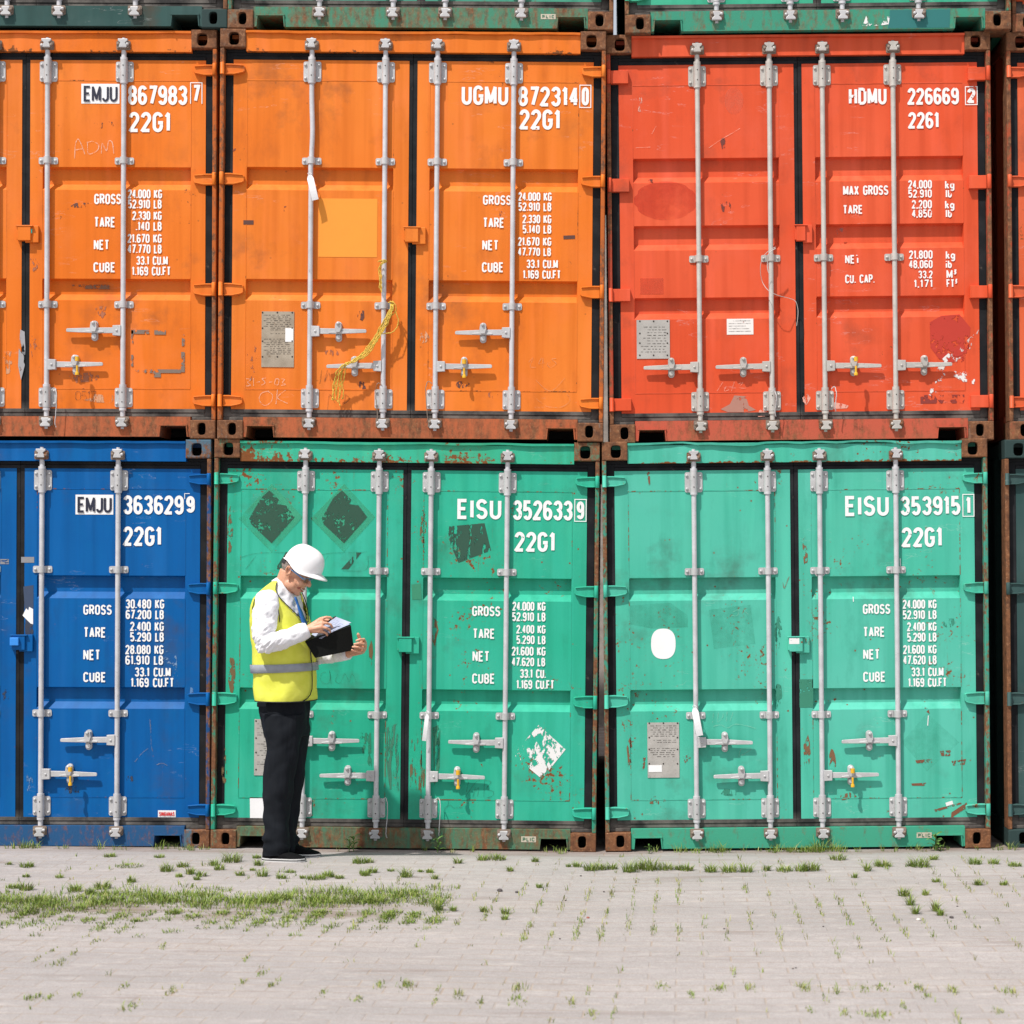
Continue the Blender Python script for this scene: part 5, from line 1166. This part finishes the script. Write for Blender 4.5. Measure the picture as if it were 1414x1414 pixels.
# right hand, back towards the camera, holding a pen over the page
KN_R = [P(443.5, 854.5, .895), P(444.5, 860, .925), P(444, 866, .935), P(441.5, 871.5, .925)]
FI_R = [[P(450.5, 852.3, .900), P(456, 852.6, .895), P(458.5, 854.2, .888)], [P(451.5, 860.5, .928), P(457, 862.6, .915), P(458.6, 866, .900)],
        [P(450.5, 867.2, .935), P(455, 869.6, .918), P(456, 872.6, .902)], [P(447.5, 873, .925), P(451, 875, .908), P(451.8, 877.3, .895)]]
TH_R = [P(432, 864, .89), P(440, 857.5, .872), P(448, 856.2, .868), P(454.5, 856.8, .872)]
hand(P(424, 869.5, .915), KN_R, FI_R, TH_R)
# left hand, under the folder, finger tips closing over the hanging cover
KN_L = [P(503, 885, .800), P(504.3, 890.5, .790), P(503.5, 896, .780), P(500.5, 900.5, .770)]
FI_L = [[P(502.5, 882.8, .840), P(497, 882.8, .860), P(492.2, 884.6, .864)], [P(502, 889.2, .846), P(495.5, 888.4, .868), P(489.5, 889.4, .872)],
        [P(500.6, 895.4, .846), P(493.5, 893.6, .870), P(487.2, 893.4, .874)], [P(497.5, 900.6, .838), P(491, 899.2, .862), P(486, 897.4, .868)]]
TH_L = [P(497, 897, .745), P(498, 888, .735), P(496.2, 880.5, .745), P(494.4, 875.5, .752)]
hand(P(482, 902.5, .735), KN_L, FI_L, TH_L)
body = wear_r(mb, 'body', M['skin'], .0035, smooth=2)
# face details
mb = MB(); rings = []
for k in range(9):
    a = (k - 4) / 4; s_ = a * .025; f = .1085 - .010 * a * a; u = -.0625 + .006 * a * a
    rings.append([H(f, s_, u + .0045 * (1 - a * a) + .001), H(f + .0015, s_, u), H(f, s_, u - .0030 * (1 - a * a) - .001), H(f - .012, s_, u)])
mb.loft(rings, True); wear(mb, 'teeth', plain('teeth_enamel', (.80, .72, .60, 1), .4, .05))
mb = MB()
for q in (-1, 1):
    for du, ds in ((.004, 0),):
        mb.tube([H(.095, q * .018, -.047), H(.090, q * .029, -.056), H(.083, q * .036, -.062), H(.079, q * .040, -.060)], [.003, .0045, .0045, .002], 8)
mb.tube([H(.1045, -.018, -.0565), H(.1080, 0, -.0545), H(.1045, .018, -.0565)], .0035, 8); mb.tube([H(.101, -.018, -.068), H(.1055, 0, -.0715), H(.101, .018, -.068)], .0042, 8)
wear(mb, 'lips', plain('lip_skin', (.36, .11, .085, 1), .45, .1))
mb = MB()
for q in (-1, 1): mb.ell(H(.082, q * .031, .006), (.012, .012, .012), n=12, m=8)
wear(mb, 'eyes', plain('eye_white', (.55, .52, .48, 1), .3, .02))
mb = MB()
for q in (-1, 1): mb.tube([H(.098, q * .015, .026), H(.100, q * .03, .031), H(.090, q * .048, .027)], [.003, .0042, .002], 8)
wear(mb, 'eyebrows', M['hair'])
mb = MB()                                              # cropped grey hair at the nape and temples
n, m = 48, 30; V_, F_ = [], []; keep = {}
for k in range(m + 1):
    a = -math.pi / 2 + math.pi * k / m
    for i in range(n):
        b = 2 * math.pi * i / n; f, s_, u = .002 + .0965 * math.cos(a) * math.cos(b), .0795 * math.cos(a) * math.sin(b), .045 + .0885 * math.sin(a)
        j = mnoise.noise((f * 60, s_ * 60, u * 60)) * .006
        V_.append(H(f, s_, u)); keep[len(V_) - 1] = (f < .052 + j and u > .022 + j) or (f < -.020 + j and u > -.040 + j)
for k in range(m):
    for i in range(n):
        q = (k * n + i, k * n + (i + 1) % n, (k + 1) * n + (i + 1) % n, (k + 1) * n + i)
        if all(keep[x] for x in q): F_.append(q)
mb.add(V_, F_, 0, True); wear(mb, 'hair', M['hair'])
mb = MB()
mb.loft([[H(-.012 + .052 * math.cos(a), -.0790 + .002 * math.sin(a * 3), u) for a in ()] for u in ()], False) if False else None
for q in (-1,):
    mb.tube([H(-.052, q * .066, -.022), H(-.060, q * .058, -.036)], .006, 8)
pass
# glasses
mb = MB()
for q in (-1, 1): mb.tube([H(-.002, q * .083, .022), H(.03, q * .082, .019), H(.098, q * .069, .008)], [.0034, .0044, .0052], 8)
for q in (-1, 1):
    pts = [H(.112 + .0 * a, q * (.035 + .024 * math.cos(a)), .004 + .0165 * math.copysign(abs(math.sin(a)) ** .6, math.sin(a))) - HF * (.010 * abs(math.cos(a) * .5 + .5)) for a in [math.pi * i / 9 for i in range(10)]]
    mb.tube(pts, .0022, 6)
mb.tube([H(.114, -.011, .012), H(.117, 0, .014), H(.114, .011, .012)], .002, 6)
g = wear(mb, 'glasses', plain('blue_glasses_frame', (.13, .30, .60, 1), .35, .1)); mb = MB()
for q in (-1, 1):
    pts = [H(.1125, q * (.035 + .0235 * math.copysign(abs(math.cos(a)) ** .6, math.cos(a))), .003 + .0165 * math.copysign(abs(math.sin(a)) ** .6, math.sin(a))) - HF * (.010 * (math.cos(a) * .5 + .5)) for a in [2 * math.pi * i / 20 for i in range(20)]]
    mb.loft([pts, [p - HF * .0015 for p in pts]], True)
s = NT('spectacle_lens'); mb.build('lens', s.bsdf((.03, .07, .06, 1), .05, alpha=.22), g)
# hard hat
mb = MB(); rings = []; N = 48
def hatring(u, k, lip=0.0):
    out = []
    for i in range(N):
        b = 2 * math.pi * i / N; c, s_ = math.cos(b), math.sin(b); ss = .5 + .5 * c
        ridge = .0030 * math.exp(-((abs(s_) - .0) / .16) ** 2) * (1 if k < .97 else 0) + .002 * math.exp(-((abs(s_) - .42) / .09) ** 2)
        r = k + ridge * 8 * (k < .98)
        low = u - (.018 * math.exp(-((c - .25) / .5) ** 2) - .010 * math.exp(-((c + .55) / .3) ** 2)) * max(0, (1 - (u - .05) / .09)) if u < .14 else u
        out.append(H(.033 + (.121 * k + lip) * c, (.104 * k + lip) * s_, low + ridge * .6))
    return out
for q in range(13):
    a = math.pi / 2 * q / 12; rings.append(hatring(.056 + .128 * math.sin(a) ** .92, max(.02, math.cos(a) ** .72)))
rings.insert(0, hatring(.050, 1.0, .003)); rings.insert(0, hatring(.046, 1.0, .007)); rings.insert(0, hatring(.047, .955, .0)); rings.insert(0, hatring(.075, .95))
mb.loft(rings, False)
V_ = []; nb = 25                                        # the peak
for i in range(nb):
    b = -1.25 + 2.5 * i / (nb - 1); c, s_ = math.cos(b), math.sin(b); e = max(0, math.cos(b * math.pi / 2 / 1.25)) ** .75
    row = []
    for q in range(5):
        x = q / 4; d = .002 + .047 * e * x
        row.append((H(.033 + (.121 + d * (1 if True else 0)) * c, (.104 + d * .8) * s_, .052 - .018 * math.exp(-((c - .25) / .5) ** 2) + .012 * (1 - x) * e - .004 * x * e + .010 * c * e)))
    V_.append(row)
ringset = [[p for p in r] + [p - HU * .0035 for p in reversed(r)] for r in V_]
mb.loft(ringset, True)
hat = wear(mb, 'hard_hat', M['hat']); mb = MB()
r0 = []
for u in (.020, .060):
    r0.append([H(.004 + .098 * math.cos(b), .0825 * math.sin(b), u + (.016 * (math.cos(b) + 1) if u < .03 else 0)) for b in [R(125 + 110 * i / 20) for i in range(21)]])
mb.loft(r0 + [[p - (p - H(0, 0, .04)) * .03 for p in r] for r in reversed(r0)], False, closed=False); mb.build('headband', M['pipe'], hat)
# shirt: trunk, sleeves and collar
mb = MB(); mb.loft([tring(y, -.014, 40) for y in (804, 810, 818, 828, 842, 860, 880, 905, 940, 960)], True)
mb.tube(ARM_N[:1] + [ARM_N[0] + (ARM_N[1] - ARM_N[0]) * .5] + ARM_N[1:5] + [P(411, 875, .93), P(423, 870.3, .915)], [.066, .074, .076, .066, .062, .054, .050, .046], 24); mb.ell(ARM_N[0], (.066, .060, .066)); mb.ell(P(365.5, 887, .95), (.060, .056, .062)); mb.ell(P(365, 848, .905), (.070, .062, .09))
mb.tube(ARM_F[:5] + [P(479, 903.2, .727)], [.064, .07, .062, .058, .044, .034], 20); mb.ell(ARM_F[0], (.066, .060, .066))
def wr(p):
    q = p - Vector(P(362, 892, .95)); near = math.exp(-q.length_squared / .02)
    d = mnoise.noise((p.x * 16 + p.z * 9, p.y * 12, p.z * 20 - p.x * 12)) * .009 + mnoise.noise((p.x * 30 - p.z * 22, p.y * 20, p.z * 34 + p.x * 26)) * .0045
    return d + near * .009 * math.sin((p.x - p.z) * 190) * mnoise.noise((p.x * 20, p.y * 20, p.z * 20))
shirt = wear_r(mb, 'shirt', M['shirt'], .0055, smooth=3, wrinkle=wr)
mb = MB(); rings = []
for (cx, cy, ax, ay, dp) in ((388.5, 817, 13.0, 15.5, .078), (392.5, 812.5, 11.6, 14.6, .070), (396.2, 810.6, 10.2, 14.4, .064)):
    rings.append([P(cx - ax * math.cos(b) * 1.0, cy - ay * math.cos(b), .735) + Vector((0, dp * math.sin(b), 0)) for b in [2 * math.pi * i / 32 for i in range(32)]])
rings += [[p + (P(396, 811, .735) - p) * .07 for p in rings[-1]]]
mb.loft(rings, False); mb.build('collar', M['shirt'], shirt)
mb = MB()                                              # cuffs
for a, b, r in ((P(414.5, 874.2, .927), P(425, 869.8, .914), .0475), (P(468, 905.2, .69), P(481, 902.8, .733), .0375)):
    d = b - a; mb.tube([a, a + d * .5, b, b - d * .05], [r, r * .98, r * .95, r * .85], 22)
mb.build('cuff', M['shirt'], shirt)
mb = MB(); rings = []
for y, w_ in ((824, .012), (826, .018), (831, .017), (833, .014), (845, .026), (862, .034)):
    r = tring(y, .012, 360); c = r[354]; rings.append([c + LV * w_ + FV * .0, c + FV * .006, c - LV * w_, c - FV * .008])
mb.loft(rings, True); wear(mb, 'tie', M['tie'])
# vest
mb = MB(); ys = [802, 804, 806, 808, 811, 814, 817, 820, 823, 826, 830, 835, 840, 845, 850, 855, 860, 868, 876, 884, 892, 900, 908, 916, 924, 932, 940, 948, 956, 962, 967]; N = 120; V_ = []; F_ = []
for y in ys:
    r = tring(y, .003, N)
    for i, p in enumerate(r):
        q = p - P(392, 900, TC); loose = max(0, (y - 840) / 127)
        n_ = (p - P((trow(max(800, y))[1] + trow(max(800, y))[2]) / 2, y, TC)); n_.z = 0; n_.normalize()
        V_.append(p + n_ * (mnoise.noise((p.x * 7 + p.z * 4, p.y * 7, p.z * 10 - p.x * 5)) * .016 * loose + mnoise.noise((p.x * 16 + p.z * 8, p.y * 16, p.z * 22 - p.x * 10)) * .005))
def vopen(y): return 0 if y > 860 else R(4 + 74 * ((860 - y) / 56) ** 1.15)
for k in range(len(ys) - 1):
    for i in range(N):
        th = 2 * math.pi * (i + .5) / N; th = th - 2 * math.pi if th > math.pi else th
        if abs(th) < vopen((ys[k] + ys[k + 1]) / 2): continue
        F_.append((k * N + i, k * N + (i + 1) % N, (k + 1) * N + (i + 1) % N, (k + 1) * N + i))
mb.add(V_, F_, 0, True); vest = wear(mb, 'vest', M['vest'])
mb = MB(); N = 120
mb.loft([tring(915.8, .0125, N, -1.6), tring(916.0, .0145, N, -1.6), tring(926.9, .0145, N, -2.2), tring(927.2, .0125, N, -2.2)], False); mb.build('reflective_band', M['band'], vest)
mb = MB()
lines = [[on_vest(x, y) for x, y in ((364, 815), (370, 816.5), (377, 820), (381.5, 827), (385, 838), (387.5, 850), (388, 858))],
         [on_vest(x, y) for x, y in ((364, 815), (357, 820), (351.5, 828), (348.5, 840), (350.5, 854))]]
for L_ in lines: mb.tube(L_, .0028, 6)
ed = []
for y in (804, 808, 814, 820, 826, 832, 838, 845, 852, 858, 861):
    r = tring(y, .010, 360); ed.append(r[int(360 - math.degrees(vopen(y))) % 360])
mb.tube(ed, .0028, 6)
ed = []
for y in (804, 810, 818, 826, 834, 842, 850, 858, 861, 870, 880, 890, 900, 910, 920, 930, 940, 950):
    r = tring(y, .013 if y > 861 else .010, 360); ed.append(r[int(math.degrees(vopen(y)) if y < 861 else 356) % 360])
ed += [tring(958, .013, 360)[352], tring(963, .012, 360)[345], tring(966.5, .010, 360)[335]]
mb.tube(ed, .0032, 6)
hem = tring(966.6, .009, 80); mb.tube(hem + hem[:1], .0032, 6); mb.build('edge_binding', M['pipe'], vest)
# trousers and shoes
mb = MB()
def legloft(rows, t, dp, n=24):
    rings = []
    for k, (y, xb, xf) in enumerate(rows):
        d = dp[0] + (dp[1] - dp[0]) * k / (len(rows) - 1); tt = t[0] + (t[1] - t[0]) * k / (len(rows) - 1); c = P((xb + xf) / 2, y, tt); hx = (xf - xb) / 2 * (DIST - tt) / FPX
        rings.append([c + Vector((hx * math.copysign(abs(math.cos(b)) ** .9, math.cos(b)), d * math.sin(b), 0)) for b in [2 * math.pi * i / n for i in range(n)]])
    mb.loft(rings, True)
legloft([(950, 358, 428), (968, 357.5, 427), (985, 359.5, 427), (1004, 362.5, 427), (1016, 366, 424)], (.71, .71), (.165, .15))
legloft([(985, 361, 420), (1008, 363, 419), (1020, 368, 417), (1035, 369, 414), (1055, 367.5, 411), (1080, 364.5, 406), (1105, 363.5, 402), (1130, 364, 399.5), (1148, 365.5, 398), (1157, 363.5, 400), (1163, 366, 398.5), (1170, 363.5, 401), (1176, 365, 399), (1181, 363.5, 400)], (.795, .80), (.093, .075))
legloft([(985, 380, 427), (1008, 384, 428), (1040, 386, 424), (1075, 384, 419), (1110, 382, 413), (1140, 383, 409), (1152, 384, 408.5), (1159, 383, 412.5), (1165, 385, 411), (1171, 385, 414), (1175, 386, 412)], (.63, .615), (.09, .07))
def wt(p):
    zz = (CAMH + .0 - p.z); low = max(0, min(1, (.55 - p.z) / .5))
    return mnoise.noise((p.x * 17 + p.z * 2.4, p.y * 15, p.z * 1.3)) * .017 + mnoise.noise((p.x * 8 - p.z * 7, p.y * 8, p.z * 5 + p.x * 5)) * .009 + mnoise.noise((p.x * 9 + p.z * 6, p.y * 9, p.z * 16)) * .014 * low + .003 * mnoise.noise((p.x * 20 - p.z * 10, p.y * 20, p.z * 18))
tr = wear_r(mb, 'trousers', M['trouser'], .0055, smooth=2, wrinkle=wt)
mb = MB(); b0 = P(358.5, 968, .84); mb.box(b0.x - .004, b0.x + .05, -.905, -.895, b0.z - .03, b0.z - .003); mb.build('belt_loop_tab', M['trouser'], tr, bevel=.003)
for x0, x1, t, yb, rot in ((363.5, 423.5, .80, 1187.2, R(-9)), (388, 443.5, .615, 1182.6, R(-5))):
    k = (DIST - t) / FPX; A = P(x0, yb, t); L_ = (x1 - x0) * k / math.cos(rot); gz = zg(A.x + L_ / 2, -t); A.z = gz
    dv = Vector((math.cos(rot), math.sin(rot), 0)); sv = Vector((-math.sin(rot), math.cos(rot), 0)); mb = MB(); sb = MB(); lb = MB()
    rings = []; outl = []
    for q in range(15):
        f = q / 14; wd = .036 + .014 * math.sin(min(1, f * 1.25) * math.pi * .62) ; wd *= (max(.0, 1 - ((f - .72) / .285) ** 2) ** .5 if f > .72 else 1) * (max(.0, 1 - ((.14 - f) / .16) ** 2) ** .5 if f < .14 else 1)
        wd = max(wd, .006); ht = .070 if f < .45 else .070 - .044 * ((f - .45) / .55) ** .8
        if f > .93: ht *= .82
        if f < .08: ht *= .9
        c = A + dv * L_ * f
        rings.append([c + sv * wd * math.cos(b) + Vector((0, 0, .016 + (ht - .016) * max(0, math.sin(b)) ** .75)) for b in [math.pi * i / 10 for i in range(11)]])
        outl.append((c, wd))
    mb.loft(rings, True); sh = wear(mb, 'shoe', M['shoe'])
    poly_ = [c + sv * (w_ + .003) for c, w_ in outl] + [c - sv * (w_ + .003) for c, w_ in reversed(outl)]
    for (z0, z1, g_), bb, nm, mt in (((.0, .0195, .0), sb, 'shoe_sole', M['sole']), ((.0075, .0125, .0012), lb, 'sole_stripe', M['pipe'])):
        cc = sum(poly_, Vector()) / len(poly_)
        ring = lambda z: [p + (p - cc).normalized() * g_ + Vector((0, 0, z)) for p in poly_]
        bb.loft([ring(z0), ring(z1)], True, 0, False); bb.build(nm, mt, sh)
# things he holds
fo = thing('folder', 'open black folder with loose white pages held by the man', 'folder', P(455, 878, .84)); fO = tuple(-c for c in fo.location)
def sheet(mb, q, th, bow=0.0, n=8):
    a, b, c, d = q; nn = (b - a).cross(d - a).normalized(); rings = []
    for i in range(n + 1):
        f = i / n; p0 = a + (b - a) * f; p1 = d + (c - d) * f; o = nn * bow * math.sin(f * math.pi)
        rings.append([p0 + o, p1 + o, p1 + o + nn * th, p0 + o + nn * th])
    mb.loft(rings, True, 0, False)
hl, hr = P(421, 886, .895), P(484.5, 864, .885)
mb = MB(); sheet(mb, (hl, hr, P(488.8, 897.6, .868), P(435, 908.6, .905)), .005, .004); mb.build('front_cover', M['cover'], fo, fO, bevel=.001, seg=1)
mb = MB(); sheet(mb, (P(426.5, 878.5, .80), P(478, 857, .765), hr, hl), .005); mb.build('back_cover', M['cover'], fo, fO, bevel=.001, seg=1)
mb = MB()
pg = [(P(430, 876, .815), P(463.8, 851.6, .80), P(485, 859.6, .862), P(441, 881.6, .893)), (P(432, 877, .82), P(462, 854, .81), P(483, 862, .870), P(443, 882, .895))]
for q in pg: sheet(mb, q, .0015, -.006)
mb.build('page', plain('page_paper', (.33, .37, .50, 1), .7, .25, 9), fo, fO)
mb = MB(); a, b, c, d = pg[0]; nn = (b - a).cross(d - a).normalized()
for i in range(13):
    f = .14 + .06 * i; p0 = a + (b - a) * f; p1 = d + (c - d) * f; o = nn * -.006 * math.sin(f * math.pi)
    for sgn in (-.0006, .0022): mb.tube([p0 + (p1 - p0) * .12 + o + nn * sgn, p0 + (p1 - p0) * (.9 if i % 4 else .5) + o + nn * sgn], .0006, 4)
mb.build('printed_line', plain('grey_print', (.12, .15, .24, 1), .7), fo, fO)
pen = thing('pen', 'black pen in the right hand of the man, over the pages', 'pen', P(459, 854, .885)); mb = MB()
mb.tube([P(447, 862.5, .865) - pen.location, P(456, 856.2, .882) - pen.location], .0042, 10); mb.build('barrel', M['pipe'], pen); mb = MB()
mb.tube([P(456, 856.2, .882) - pen.location, P(460.5, 853.2, .89) - pen.location, P(463.5, 851.2, .896) - pen.location], [.0046, .0046, .003], 10); mb.build('cap', M['pipe'], pen)
